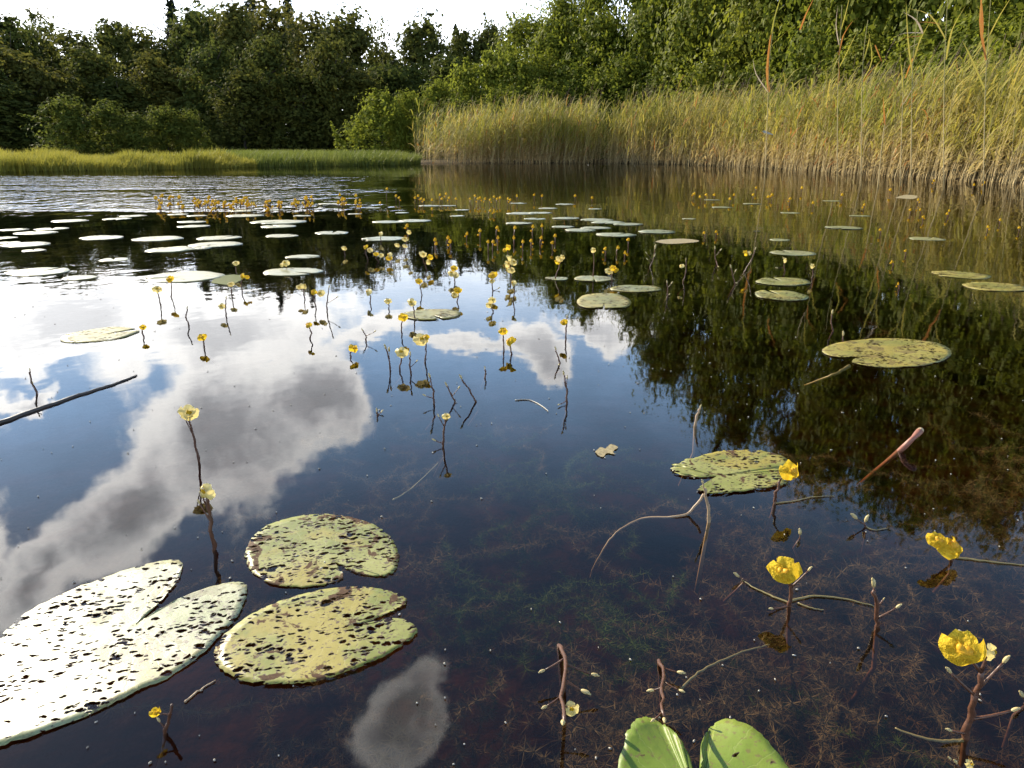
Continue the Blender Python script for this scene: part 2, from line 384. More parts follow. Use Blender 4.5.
# ------------------------------------------------------------------ setting: ground and water
SHORE_PX = [(0, 172), (60, 171), (130, 170), (200, 168.3), (255, 167), (300, 166.4), (350, 165.6), (405, 164.6), (418, 163.2), (500, 163), (600, 163), (680, 164.5), (730, 166),
            (780, 168.5), (850, 173), (930, 178), (1024, 184)]
SHORE = [on(a, c).xy for a, c in SHORE_PX]
POND = [(p.x, p.y) for p in SHORE] + [(8.9, 8.2), (10.4, 4), (9.5, -2), (5, -6), (-6, -6), (-14, -3), (-17, 6), (-15, 13)]
def pond_sd(xy):                                # signed distance to the shoreline, positive on land
    xy = np.asarray(xy, float); P_ = np.array(POND); n = len(P_)
    best = np.full(len(xy), 1e9); ins = np.zeros(len(xy), bool)
    for i in range(n):
        a, c = P_[i], P_[(i + 1) % n]; e = c - a
        t = np.clip(((xy - a) @ e) / (e @ e), 0, 1)
        best = np.minimum(best, np.hypot(*(xy - (a + t[:, None] * e)).T))
        cr = ((a[1] > xy[:, 1]) != (c[1] > xy[:, 1]))
        with np.errstate(divide='ignore', invalid='ignore'):
            xi = (c[0] - a[0]) * (xy[:, 1] - a[1]) / (c[1] - a[1]) + a[0]
        ins ^= cr & (xy[:, 0] < xi)
    return np.where(ins, -best, best)
def ground_z(xy):
    d = pond_sd(xy)
    land = 0.10 * np.clip(d / 0.6, 0, 1) + np.clip((d - 6) / 60, 0, 1) * 1.2
    pond = -0.42 * np.clip(-d / 1.6, 0, 1) ** 0.8
    return np.where(d > 0, land, pond) - 0.02
def warp_axis(n, near, farv):
    t = np.linspace(-1, 1, n); return np.sign(t) * (near * np.abs(t) + (farv - near) * np.abs(t) ** 5)
gx = warp_axis(181, 40, 900); gy = warp_axis(181, 45, 900) + 12
GX, GY = np.meshgrid(gx, gy); XY = np.stack([GX.ravel(), GY.ravel()], 1)
Vg = np.column_stack([XY, ground_z(XY)]); nn = len(gx)
I = np.arange(nn - 1); A, C = np.meshgrid(I, I); k0 = (C * nn + A).ravel()
g = obj('ground', fast_mesh('ground', Vg, np.stack([k0, k0 + 1, k0 + nn + 1, k0 + nn], 1), True), mat=M_ground); g['kind'] = 'structure'
mb = MB()
xa, xb, ya, yb, zb = -24, 14, -8, 32, -3
mb.add([(xa, ya, 0), (xb, ya, 0), (xb, yb, 0), (xa, yb, 0), (xa, ya, zb), (xb, ya, zb), (xb, yb, zb), (xa, yb, zb)],
       [(0, 1, 2, 3), (7, 6, 5, 4), (0, 4, 5, 1), (1, 5, 6, 2), (2, 6, 7, 3), (3, 7, 4, 0)])
wt = obj('water', mb.mesh('water', [M_water], False)); wt['kind'] = 'structure'

# ------------------------------------------------------------------ trees
def rand_dirs(n):
    v = RNG.normal(size=(n, 3)); return v / np.linalg.norm(v, axis=1)[:, None]
def leaf_cloud(P, N, size):
    """one folded four-point leaf per point P with normal N"""
    n = len(P); N = N / np.linalg.norm(N, axis=1)[:, None]
    t = np.cross(N, rand_dirs(n)); t /= np.linalg.norm(t, axis=1)[:, None]; bt = np.cross(N, t)
    s = (size * RNG.uniform(0.45, 1.0, n) ** 1.3 * 1.5)[:, None]
    V = np.stack([P - t * s * 0.6, P - bt * s * 0.36 + N * s * 0.12, P + t * s * 0.65, P + bt * s * 0.36 + N * s * 0.12], 1).reshape(-1, 3)
    i = np.arange(n) * 4
    return V, np.concatenate([np.stack([i, i + 1, i + 2], 1), np.stack([i, i + 2, i + 3], 1)])
def crown_mesh(kind, n, leaf, nc=90, cs=0.085, low=0.12, r=0.34):
    """unit-height crown, ground at z=0"""
    if kind == 'spruce':
        zc = RNG.uniform(0.05, 0.985, nc) ** 0.85; ang = RNG.uniform(0, 2 * PI, nc)
        rad = (1 - zc) * r * RNG.uniform(0.55, 1.1, nc) + 0.012
        k = RNG.integers(0, nc, n); f = RNG.uniform(0.1, 1, n) ** 0.6
        w_ = 0.10 * (1.02 - zc[k])
        P = np.column_stack([np.cos(ang[k]) * rad[k] * f, np.sin(ang[k]) * rad[k] * f, zc[k] - 0.10 * f * f * (1 - zc[k]) - 0.01])
        P += RNG.normal(size=(n, 3)) * np.column_stack([w_ * .55, w_ * .55, w_ * .22])
        N = np.column_stack([np.cos(ang[k]) * 0.4, np.sin(ang[k]) * 0.4, np.ones(n)]) + RNG.normal(size=(n, 3)) * 0.5
        V, F = leaf_cloud(P, N, leaf); return V, F
    t = low + (0.97 - low) * RNG.uniform(0, 1, nc) ** 0.9; ang = RNG.uniform(0, 2 * PI, nc)
    u = (t - low) / (1 - low)
    if kind == 'shrub': rad = (0.92 + 0.08 * np.sin(u * 5)) * np.clip(1 - u ** 2.0, 0, 1) ** 0.6
    elif kind == 'column': rad = np.minimum(0.85 + 0.15 * np.sin(u * 3), 1.15 * np.clip(1 - u, 0, 1) ** 0.55)
    else: rad = (0.62 + 0.38 * np.sin(PI * np.minimum(1, u * 1.1 + 0.05))) * np.clip(1 - u ** 3.2, 0, 1) ** 0.55
    p1, p2, p3 = RNG.uniform(0, 6.28, 3)
    env = 1 + 0.16 * np.sin(2 * ang + p1 + u * 4) + 0.12 * np.sin(3 * ang + p2 - u * 7) + RNG.normal(size=nc) * 0.06
    f = RNG.uniform(0.12, 1, nc) ** 0.5
    hv = 1 - 0.13 * u * (0.5 + 0.5 * np.sin(2 * ang + p3)) * (f > 0.45) + RNG.normal(size=nc) * 0.015
    c = np.column_stack([np.cos(ang) * rad * r * env * f, np.sin(ang) * rad * r * env * f, t * hv * 0.97 + 0.01])
    k = RNG.integers(0, nc, n)
    css = (RNG.uniform(0.35, 1.2, nc) ** 1.2 * 1.25)[k] * cs
    g_ = RNG.normal(size=(n, 3)); g_ /= np.maximum(1, np.linalg.norm(g_, axis=1) / 1.8)[:, None]
    P = c[k] + g_ * np.column_stack([css, css, css * 0.72])
    P[:, 2] = np.maximum(P[:, 2], 0.004)
    # shoots: sprays that stick out of the outline
    ns = max(20, nc // 2); q = RNG.integers(0, nc, ns); m_ = int(n * (0.28 if kind == 'shrub' else 0.18)); kk = RNG.integers(0, ns, m_)
    sd_ = c[q] * np.array([1, 1, 0]); sd_ = sd_ / (np.linalg.norm(sd_, axis=1)[:, None] + .03) * RNG.uniform(0.1, 0.8, (ns, 1)) + np.array([0, 0, 1]) * RNG.uniform(0.3, 1.1, (ns, 1)) + RNG.normal(size=(ns, 3)) * .2
    sl = RNG.uniform(0.8, 2.3, ns) * cs * (1.45 if kind == 'shrub' else 1.1); v_ = RNG.uniform(0, 1, m_)
    P[:m_] = c[q][kk] + sd_[kk] * (sl[kk] * v_)[:, None] + RNG.normal(size=(m_, 3)) * (cs * 0.22 * (1.15 - v_))[:, None]
    P[:m_, 2] = np.clip(P[:m_, 2], 0.004, 1.0)
    out = c[k] * np.array([1, 1, 0]) / (np.linalg.norm(c[k][:, :2], axis=1)[:, None] + .05)
    N = g_ * 0.9 + out * 0.5 + np.array([0, 0, 0.5]) + RNG.normal(size=(n, 3)) * 0.45
    return leaf_cloud(P, N, leaf)
def trunk_mesh(h, r, limbs, name):
    mb = MB(); rnd = random.Random(hash(name) % 1000)
    pts = [(rnd.uniform(-.012, .012) * i, rnd.uniform(-.012, .012) * i, h * i / 6 - 0.03) for i in range(7)]
    tube(mb, pts, [r * (1.25 if i == 0 else 1 - i / 7.5) for i in range(7)], 8)
    for j in range(limbs):
        z = h * rnd.uniform(0.25, 0.9); a = rnd.uniform(0, 6.28); L = rnd.uniform(.12, .26)
        p0 = Vector((0, 0, z)); p2 = p0 + Vector((math.cos(a) * L, math.sin(a) * L, L * 0.7)); p1 = p0.lerp(p2, .5) + Vector((0, 0, -.02))
        tube(mb, [p0, p1, p2], [r * .4, r * .28, r * .08], 5)
    return mb.mesh('trunk', [M_bark])
random.seed(5)
PROTO = {}
def proto(key, kind, n, leaf, mat, variants=3, trunk=(0.85, 0.014, 9), **kw):
    L = []
    for i in range(variants):
        V, F = crown_mesh(kind, n, leaf, **kw)
        me = fast_mesh('crown', V, F); me.materials.append(mat)
        L.append((me, trunk_mesh(*trunk, key + str(i))))
    PROTO[key] = L
proto('oak', 'round', 10000, 0.026, M_oak, 4, nc=120, cs=0.070, low=0.0, r=0.30)
proto('ash', 'column', 9000, 0.026, M_oak, 3, nc=110, cs=0.070, low=0.0, r=0.32)
proto('loose', 'round', 3200, 0.018, M_oak, 2, nc=50, cs=0.055, low=0.15, r=0.28)
proto('spruce', 'spruce', 8000, 0.014, M_spruce, 3, nc=420, r=0.17)
proto('brush', 'shrub', 9000, 0.032, M_brush, 4, trunk=(0.6, 0.012, 10), nc=75, cs=0.095, low=0.0, r=0.46)
proto('scrub', 'shrub', 8000, 0.034, M_scrub, 4, trunk=(0.6, 0.012, 10), nc=60, cs=0.085, low=0.0, r=0.36)
proto('alder', 'round', 20000, 0.0185, M_alder, 4, nc=110, cs=0.074, low=0.0, r=0.42)
proto('willow', 'shrub', 13000, 0.026, M_alder, 4, trunk=(0.6, 0.012, 10), nc=85, cs=0.085, low=0.0, r=0.44)
WIDTH = {'oak': 0.62, 'ash': 0.50, 'loose': 0.58, 'spruce': 0.36, 'brush': 1.15, 'scrub': 0.95, 'alder': 0.78, 'willow': 1.1}
CNT = {}
def tree(kind, name, px, ytop, dist, wpx, label, cat, group, mirrored=False):
    p, top = top_at(px, ytop, dist, mirrored)
    i = CNT.get(kind, 0); CNT[kind] = i + 1
    cr, tk = PROTO[kind][i % len(PROTO[kind])]
    zg = float(ground_z([(p.x, p.y)])[0]); h = (top - zg) * (1.17 if kind == 'spruce' else 1.12)
    root = empty(name, (p.x, p.y, zg), random.uniform(0, 6.28))
    wd = wpx / F_PX * dist / WIDTH[kind]
    root.scale = (wd, wd, h)
    obj('trunk', tk, root); obj('crown', cr, root)
    return tag(root, label, cat, group)
ORD = 'first second third fourth fifth sixth seventh eighth ninth tenth eleventh twelfth thirteenth fourteenth fifteenth sixteenth seventeenth eighteenth nineteenth twentieth twenty-first twenty-second twenty-third twenty-fourth twenty-fifth'.split()

G1 = 'tall trees of the far forest'
T = [('oak', -25, 40, 48, 95), ('oak', 5, 32, 52, 64), ('loose', 38, 20, 60, 56), ('ash', 33, 42, 55, 50), ('oak', 74, 42, 52, 74), ('ash', 112, 34, 57, 52), ('oak', 146, 38, 55, 62), ('spruce', 128, 40, 62, 34),
     ('spruce', 172, 17, 62, 50), ('oak', 188, 26, 54, 66), ('ash', 214, 17, 58, 60), ('oak', 236, 22, 53, 76), ('spruce', 251, 2, 64, 50), ('ash', 270, 20, 56, 64),
     ('spruce', 288, 9, 62, 44), ('oak', 312, 26, 52, 76), ('oak', 343, 21, 50, 84), ('loose', 377, 28, 56, 50), ('ash', 388, 62, 58, 54), ('oak', 424, 30, 54, 72), ('spruce', 456, 40, 64, 36),
     ('oak', 462, 44, 62, 50), ('ash', 490, 31, 62, 46), ('loose', 410, 42, 62, 44)]
T.sort(key=lambda t: t[1])
WORDS = {'oak': 'broad dark leafy tree', 'ash': 'narrow dark leafy tree', 'loose': 'thin airy tree with sky showing through', 'spruce': 'dark pointed spruce'}
TN = {'oak': 'deciduous_tree', 'ash': 'deciduous_tree', 'loose': 'deciduous_tree', 'spruce': 'spruce_tree'}
kc = {}
for (k, px, yt, d, wp) in T:
    kc[k] = kc.get(k, 0) + 1
    tree(k, TN[k], px, yt, d, wp, f'{WORDS[k]} on the far skyline, {ORD[kc[k]-1]} such from left', 'tree', G1)
U = [(-30, 60, 43, 60), (-8, 88, 42, 56), (20, 58, 44, 50), (52, 80, 45, 56), (88, 60, 46, 50), (118, 84, 45, 56), (150, 64, 46, 48), (182, 78, 46, 56), (210, 50, 44, 48), (240, 80, 41, 52), (266, 48, 42, 50), (300, 74, 42, 56), (328, 52, 42, 50), (358, 78, 42, 52), (386, 70, 44, 52), (414, 76, 46, 50), (446, 66, 50, 56)]
for i, (px, yt, d, wp) in enumerate(U):
    tree('ash', 'deciduous_tree', px, yt, d, wp, f'low shaded tree under the far forest edge, {ORD[sorted(U).index((px, yt, d, wp))]} from the left', 'tree', 'low trees under the far forest edge')
S = [(62, 104, 34, 64), (106, 108, 35, 54), (136, 117, 34, 46), (163, 109, 35, 52), (188, 116, 35, 38)]
SL = ['tallest light green shrub before the dark forest', 'light green shrub second from the left before the dark forest', 'lowest light green shrub, middle of the five before the forest',
      'light green shrub fourth from the left before the dark forest', 'small light green shrub, rightmost of the five before the forest']
for (px, yt, d, wp), l in zip(S, SL): tree('scrub', 'shrub', px, yt, d, wp, l, 'shrub', 'light shrubs before the far forest')
Q = [(380, 97, 34, 80), (408, 100, 33.5, 60), (436, 88, 37, 72), (470, 70, 38, 84), (505, 62, 38, 84), (455, 104, 35.5, 70), (505, 95, 35.5, 76), (548, 90, 35.5, 80), (602, 80, 35.2, 84)]
for i, (px, yt, d, wp) in enumerate(sorted(Q)):
    tree('brush', 'shrub', px, yt, d, wp, f'bright yellow-green shrub behind the far end of the reeds, {ORD[i]} from the left', 'shrub', 'bright shrubs behind the far reeds')
AL = [(528, 20, 43, 90, 0), (562, 6, 42, 90, 0), (596, -8, 41, 90, 0), (632, 316, 40, 96, 1), (664, 382, 39, 104, 1), (704, 398, 37, 116, 1), (746, 424, 35, 126, 1), (796, 462, 33, 136, 1),
      (846, 476, 31, 140, 1), (895, 488, 29.5, 146, 1), (935, 500, 28, 150, 1), (978, 510, 27, 150, 1), (1024, 486, 26, 160, 1), (1080, 480, 24, 160, 1), (1150, 470, 23, 180, 1), (1235, 455, 20, 190, 1), (1340, 440, 18, 210, 1)]
for i, (px, yt, d, wp, mr) in enumerate(AL):
    tree('alder', 'alder_tree', px, yt, d, wp, f'tall green alder on the rising right bank, {ORD[i]} of the row from the left', 'tree', 'tall alders on the right bank', bool(mr))
WI = [(535, 62, 38, 96), (575, 72, 37, 96), (625, 66, 36, 100), (672, 70, 34.5, 104), (722, 58, 32, 112), (768, 66, 30, 104), (818, 60, 28.5, 116), (870, 50, 26.5, 124), (925, 44, 24.5, 130), (985, 34, 22.5, 140), (1050, 26, 20, 150), (1130, 26, 18, 160), (552, 34, 40, 90), (605, 28, 38.5, 104), (655, 14, 37, 112), (705, -4, 35, 120), (770, -20, 32, 130), (850, -30, 29, 140)]
for i, (px, yt, d, wp) in enumerate(sorted(WI)):
    tree('willow', 'willow_bush', px, yt, d, wp, f'rounded green willow bush in front of the alders, {ORD[i]} from the left', 'shrub', 'willow bushes before the alders')

# ------------------------------------------------------------------ grass on the left bank
def shore_samples(i0, i1, n, d0, d1, pw=1.0):
    S_ = np.array([tuple(p) for p in SHORE[i0:i1 + 1]]); e = np.diff(S_, axis=0); L = np.hypot(e[:, 0], e[:, 1]); cum = np.concatenate([[0], np.cumsum(L)])
    t = RNG.uniform(0, cum[-1], n); k = np.clip(np.searchsorted(cum, t) - 1, 0, len(L) - 1); f = (t - cum[k]) / L[k]
    p = S_[k] + e[k] * f[:, None]; nrm = np.column_stack([-e[k, 1], e[k, 0]]) / L[k][:, None]
    off = d0 + (d1 - d0) * RNG.uniform(0, 1, n) ** pw
    return p + nrm * off[:, None], off
def blades(xy, h, wdt, lean, z0):
    n = len(xy); a = RNG.uniform(0, 2 * PI, n); t = np.column_stack([np.cos(a), np.sin(a), np.zeros(n)])
    ln = RNG.normal(size=(n, 2)) * lean + np.array([0.12, 0]); base = np.column_stack([xy, z0])
    h = h[:, None]; wdt = wdt[:, None]
    L3 = np.column_stack([ln, np.zeros(n)])
    mid = base + np.array([0, 0, 1]) * h * 0.55 + L3 * h * 0.35
    tip = base + np.array([0, 0, 1]) * h + L3 * h
    V = np.stack([base - t * wdt, base + t * wdt, mid + t * wdt * .8, mid - t * wdt * .8, tip], 1).reshape(-1, 3); i = np.arange(n) * 5
    return V, np.concatenate([np.stack([i, i + 1, i + 2], 1), np.stack([i, i + 2, i + 3], 1), np.stack([i + 3, i + 2, i + 4], 1)])
left_pts = [Vector((-19, 11))] ; SHORE_L = SHORE
xy1, o1 = shore_samples(0, 4, 30000, -0.15, 9, 1.8)
ex = np.column_stack([RNG.uniform(-22, SHORE[0].x, 5000), RNG.uniform(14.5, 24, 5000)]); xy1 = np.concatenate([xy1, ex])
xy1 = xy1[pond_sd(xy1) > 0.05 - 0.30 * np.maximum(0, np.sin(xy1[:, 0] * 2.3) * np.sin(xy1[:, 0] * .9 + 1))]
h1 = (0.27 + 0.13 * np.clip(np.sin(xy1[:, 0] * 3.1 + xy1[:, 1] * 2.3) * np.sin(xy1[:, 0] * 1.1 - xy1[:, 1] * 1.7), -.6, 1)) * RNG.uniform(0.55, 1.25, len(xy1)) * (0.85 + 0.3 * np.sin(xy1[:, 0] * 1.3) * np.sin(xy1[:, 1] * 0.7))
V, F = blades(xy1, h1, np.full(len(xy1), 0.010), 0.28, ground_z(xy1))
o = obj('grass', fast_mesh('grass', V, F), mat=M_grass); tag(o, 'yellow-green meadow grass along the far left bank', 'grass'); o['kind'] = 'stuff'
xy2, o2 = shore_samples(4, 8, 16000, -0.1, 7, 1.6)
h2 = 0.34 * RNG.uniform(0.5, 1.25, len(xy2))
V, F = blades(xy2, h2, np.full(len(xy2), 0.010), 0.28, ground_z(xy2))
o = obj('grass', fast_mesh('grass', V, F), mat=M_grass2); tag(o, 'fresh green grass below the shrubs left of the reeds', 'grass'); o['kind'] = 'stuff'

# ------------------------------------------------------------------ reeds
def ribbon(pts, wd, side):
    V = []; n = len(pts)
    for i, p in enumerate(pts):
        u = i / (n - 1); ww = wd * (1 - u ** 1.6) * (0.55 + 0.45 * min(1, u * 4))
        V += [p - side * ww, p + side * ww]
    return V, [(2 * i, 2 * i + 1, 2 * i + 3, 2 * i + 2) for i in range(n - 1)]
def reed_geom(rnd, H, nleaf, wind=0.6, plume=False, ll=1.0):
    st, lf, pm = MB(), MB(), MB()
    lean = rnd.uniform(0.02, 0.16); la = rnd.gauss(0, 0.8)
    def curve(u): return Vector((math.cos(la) * lean * H * u * u, math.sin(la) * lean * H * u * u, H * u * (1 - 0.02 * u)))
    tube(st, [curve(i / 5) + Vector((0, 0, -0.02 if i else -0.25)) for i in range(6)], [0.0042 - 0.0024 * i / 5 for i in range(6)], 3, cap=False)
    for j in range(nleaf):
        u = 0.22 + 0.74 * (j + rnd.uniform(0, .6)) / nleaf
        p0 = curve(u); a = rnd.gauss(0, 0.75) if rnd.random() < wind else rnd.uniform(0, 6.28)
        L = rnd.uniform(0.20, 0.42) * ll; up = rnd.uniform(0.65, 1.25); d = Vector((math.cos(a), math.sin(a), 0))
        droop = rnd.uniform(0.15, 0.75)
        pts = [p0 + d * L * (v * math.cos(up) + 0.28 * v * v) + Vector((0, 0, L * (v * math.sin(up) - droop * v * v * v))) for v in (0, .25, .5, .75, 1)]
        V, F = ribbon(pts, rnd.uniform(0.008, 0.020), Vector((-math.sin(a), math.cos(a), 0.35)).normalized()); lf.add(V, F)
    if plume:
        p0 = curve(1.0); a = rnd.gauss(0, .5)
        tube(pm, [p0 + Vector((math.cos(a) * 0.10 * v * v, math.sin(a) * .1 * v * v, 0.19 * v)) for v in (0, .25, .5, .75, 1)], .0022, 4, cap=False)
        for j in range(26):
            v = rnd.random(); q = p0 + Vector((math.cos(a) * 0.10 * v * v, math.sin(a) * .1 * v * v, 0.19 * v))
            d = Vector((rnd.gauss(0, 1) + .7 * math.cos(a), rnd.gauss(0, 1), rnd.uniform(0, .8))).normalized() * 0.05 * (1.1 - v)
            V, F = ribbon([q, q + d * .6, q + d], 0.004, Vector((0, 0, 1)).cross(d).normalized() if d.xy.length > 1e-5 else Vector((1, 0, 0))); pm.add(V, F)
    return st, lf, pm
rr = random.Random(3)
VAR = [reed_geom(rr, 1.0, rr.randint(7, 10), 0.62, plume=(i % 5 == 0)) for i in range(26)]
def reed_height(xy):
    y = xy[:, 1]
    base = np.interp(y, [6, 7.5, 9.0, 10.5, 12.5, 17, 24, 30], [3.4, 3.2, 2.6, 2.02, 1.74, 1.66, 1.9, 2.0])
    n = 0.5 * np.sin(xy[:, 0] * 1.7 + xy[:, 1] * .9) + 0.5 * np.sin(xy[:, 0] * .63 - xy[:, 1] * 1.31 + 2)
    n2 = np.sin(xy[:, 0] * 4.3 + 1) * np.sin(xy[:, 1] * 3.7 - xy[:, 0] * 2.1)
    return base * (1 + 0.08 * n + 0.07 * n2)
SHORE += [Vector((8.9, 8.2)), Vector((10.4, 4.0)), Vector((10.3, 1.0))]
xyF, _ = shore_samples(8, 16, 2400, -0.30, 0.6)
xyF[:500] -= np.stack([np.full(500, .0), RNG.uniform(0, 1, 500) ** 2 * 0.9], 1)
xyM, _ = shore_samples(8, 16, 6000, 0.3, 6.5, 1.35)
_e = SHORE[8]
def thin(a):                                     # the bed frays out at its far left end
    t = np.hypot(a[:, 0] - _e.x, (a[:, 1] - _e.y) * 0.5) / 3.2
    return a[RNG.uniform(0, 1, len(a)) < 0.18 + t]
xyF, xyM = thin(xyF), thin(xyM)
xyM = xyM[RNG.uniform(0, 1, len(xyM)) < 0.10 + (np.hypot(xyM[:, 0] - _e.x, (xyM[:, 1] - _e.y) * 0.4) / 3.0)]
xyR, _ = shore_samples(16, 19, 1700, -0.2, 5.0, 1.2)
xy = np.concatenate([xyF, xyM, xyR]); hgt = reed_height(xy) * RNG.uniform(0.62, 1.10, len(xy)) * np.where(RNG.uniform(0, 1, len(xy)) < 0.10, 1.16, 1.0); hgt[300:1100] *= RNG.uniform(0.3, 0.75, 800)
hgt *= 0.62 + 0.38 * np.clip(np.hypot(xy[:, 0] - _e.x, xy[:, 1] - _e.y) / 4.0, 0, 1)
z0 = np.maximum(ground_z(xy), -0.12)
dist = np.hypot(xy[:, 0], xy[:, 1])
vis = np.abs(np.arctan2(xy[:, 0], xy[:, 1])) < R(36.5)
order = np.argsort(np.where(vis, dist - 0.0, 1e6)); NEAR = set(order[:300].tolist())
mass = [i for i in range(len(xy)) if i not in NEAR]
def build_mass(part):
    Vs, Fs, off = [], [], 0
    VA = [(np.array(v[part].V, float).reshape(-1, 3), v[part].F) for v in VAR]
    quads = [np.array(f, int).reshape(-1, 4) for _, f in VA]
    for i in mass:
        k = i % len(VA); V = VA[k][0]
        if not len(V): continue
        a = rr.gauss(0, 0.45); c, s_ = math.cos(a), math.sin(a); h = hgt[i]
        sx = rr.uniform(0.9, 1.2); lx = 0.03 + 0.10 * max(0, (17 - xy[i, 1]) / 8) + rr.gauss(0, 0.06)
        W = np.column_stack([(V[:, 0] * c - V[:, 1] * s_) * sx + lx * V[:, 2] * h, (V[:, 0] * s_ + V[:, 1] * c) * sx, V[:, 2] * h])
        Vs.append(W + np.array([xy[i, 0], xy[i, 1], z0[i]])); Fs.append(quads[k] + off); off += len(V)
    return fast_mesh('reeds', np.concatenate(Vs), np.concatenate(Fs))
o = obj('reeds', build_mass(0), mat=M_reed_stem); o['kind'] = 'stuff'; tag(o, 'dense bed of green and straw reeds along the right shore', 'reeds')
fo = obj('foliage', build_mass(1), o, M_reed_leaf); pl_ = obj('plume', build_mass(2), o, M_plume)
fo['kind'] = 'stuff'; pl_['kind'] = 'stuff'
VM = [(a.mesh('stem', [M_reed_stem]), c.mesh('foliage', [M_reed_leaf], False), d.mesh('plume', [M_plume], False) if d.V else None) for a, c, d in VAR]
protos = []
for k, (a, c, d) in enumerate(VM):
    e = empty('reed', (0, 0, 0)); obj('stem', a, e); obj('foliage', c, e)
    if d: obj('plume', d, e)
    protos.append(e)
used = set()
for n_, i in enumerate(order[:300].tolist()):
    k = i % len(protos); e = protos[k] if k not in used else copy_tree(protos[k]); used.add(k)
    e.location = (xy[i, 0], xy[i, 1], z0[i]); e.rotation_euler = (0, R(rr.gauss(7, 5)), rr.gauss(0, 0.45)); s_ = rr.uniform(0.95, 1.2)
    e.scale = (s_, s_, hgt[i])
    tag(e, 'single reed with green blades at the front edge of the reed bed', 'reed', 'reeds at the front edge of the reed bed')
# tall single reeds standing out of the bed
def blade_px(mbx, pts, Y, wd, dy=0.0):
    P = [at(a, c, Y + dy * i) for i, (a, c) in enumerate(pts)]; P = smooth_path(P, 7)
    V, F = ribbon(P, wd * 1.25, Vector((0.8, 0.3, 0.5)).normalized()); mbx.add(V, F)
TALL = [  # base x, depth, stem pixels upward, [(blade pixels, half width, material)], label
    (765, 10.6, [(768, 100), (770, 55), (776, 10)], [([(769, 92), (767, 70), (770, 40), (772, 30)], .022, 1), ([(772, 45), (785, 33), (797, 24)], .012, 0), ([(771, 35), (776, 12), (784, -12)], .014, 0), ([(800, 30), (806, 14), (815, -4)], .02, 1), ([(768, 92), (756, 74), (753, 58)], .008, 2)], 'tall reed with a bright orange blade before the dark alder'),
    (838, 10.2, [(838, 90), (840, 45), (842, 5)], [([(839, 55), (843, 36), (852, 22), (858, 18)], .012, 1), ([(838, 85), (839, 72), (838, 60)], .01, 1), ([(841, 30), (846, 12), (850, -5)], .011, 0), ([(838, 70), (848, 50), (858, 30)], .012, 0), ([(839, 45), (836, 25), (838, 5)], .008, 2)], 'tall reed with narrow rusty blades between two green reeds'),
    (862, 9.8, [(862, 90), (864, 50), (868, 20)], [([(863, 80), (872, 60), (868, 30)], .012, 0), ([(864, 60), (868, 45), (870, 33)], .013, 0), ([(863, 82), (872, 70), (883, 58)], .011, 1), ([(875, 45), (879, 55), (882, 62)], .009, 1)], 'tall green reed with a bent orange leaf tip'),
    (912, 9.4, [(912, 90), (914, 50), (918, 10)], [([(912, 72), (908, 40), (906, 0)], .013, 0), ([(914, 60), (920, 40), (934, 15)], .016, 0), ([(923, 34), (916, 20), (903, 12)], .013, 2), ([(923, 33), (905, 33), (893, 38)], .011, 2), ([(922, 36), (905, 38), (888, 47)], .010, 1), ([(921, 42), (905, 50), (890, 60)], .010, 2), ([(940, 24), (925, 22), (910, 24)], .008, 1)], 'tall reed carrying a fan of bleached drooping blades'),
    (945, 8.9, [(944, 95), (946, 30), (949, -20)], [([(982, 38), (982, 15), (980, -10)], .022, 1), ([(946, 60), (952, 30), (966, 5)], .016, 0), ([(946, 40), (930, 15), (905, 8)], .010, 0), ([(946, 75), (960, 55), (985, 40)], .014, 0)], 'tall dark stemmed reed rising past the top of the picture'),
    (985, 8.6, [(985, 100), (988, 40), (992, -20)], [([(986, 60), (980, 20), (984, -15)], .018, 1), ([(987, 40), (1000, 15), (1016, -10)], .016, 0), ([(986, 80), (1000, 60), (1020, 45)], .014, 0), ([(985, 90), (972, 60), (962, 40)], .012, 0)], 'tall reed with a broad orange blade beside the picture edge'),
    (901, 9.6, [(903, 92), (905, 62)], [([(904, 95), (902, 75), (900, 50)], .014, 0), ([(905, 85), (914, 70), (926, 52)], .012, 0), ([(903, 105), (915, 85), (928, 72)], .010, 2)], 'mid height reed with upright bright green blades'),
    (878, 9.5, [(884, 128), (889, 110)], [([(884, 130), (893, 121), (914, 108)], .010, 2), ([(885, 125), (884, 112), (883, 96)], .014, 1), ([(887, 118), (893, 104), (894, 92)], .011, 0)], 'short reed with a pale broken blade slanting right'),
]
for (bx, Yd, stem, bl, lab) in TALL:
    yb_ = 384 + F_PX * math.tan(math.atan(H_CAM / Yd) - PITCH)
    root = empty('reed', at(bx, yb_, Yd)); root.location.z = 0
    mb = MB(); P = smooth_path([at(bx, yb_, Yd) + Vector((0, 0, -0.1))] + [at(a, c, Yd) for a, c in stem], 9)
    off = root.location.copy()
    tube(mb, [q - off for q in P], [0.0065 - 0.004 * i / 8 for i in range(9)], 5); obj('stem', mb.mesh('stem', [M_reed_stem]), root)
    for pts, wd, mi in bl:
        mb = MB(); blade_px(mb, pts, Yd, wd); mb.V = [tuple(Vector(v) - off) for v in mb.V]
        obj('leaf', mb.mesh('leaf', [(M_reed_leaf, M_orange, M_straw)[mi]], False), root)
    tag(root, lab, 'reed', 'tall reeds standing above the bed')
# pale broken leaf caught in the reeds
mb = MB(); blade_px(mb, [(763, 131), (768, 133), (774, 135)], 10.9, .022)
c0 = Vector(mb.V[0]); mb.V = [tuple(Vector(v) - c0) for v in mb.V]
tag(obj('dry_leaf', mb.mesh('dry_leaf', [M_speck], False), loc=c0), 'small white dry leaf caught in the reeds', 'leaf')

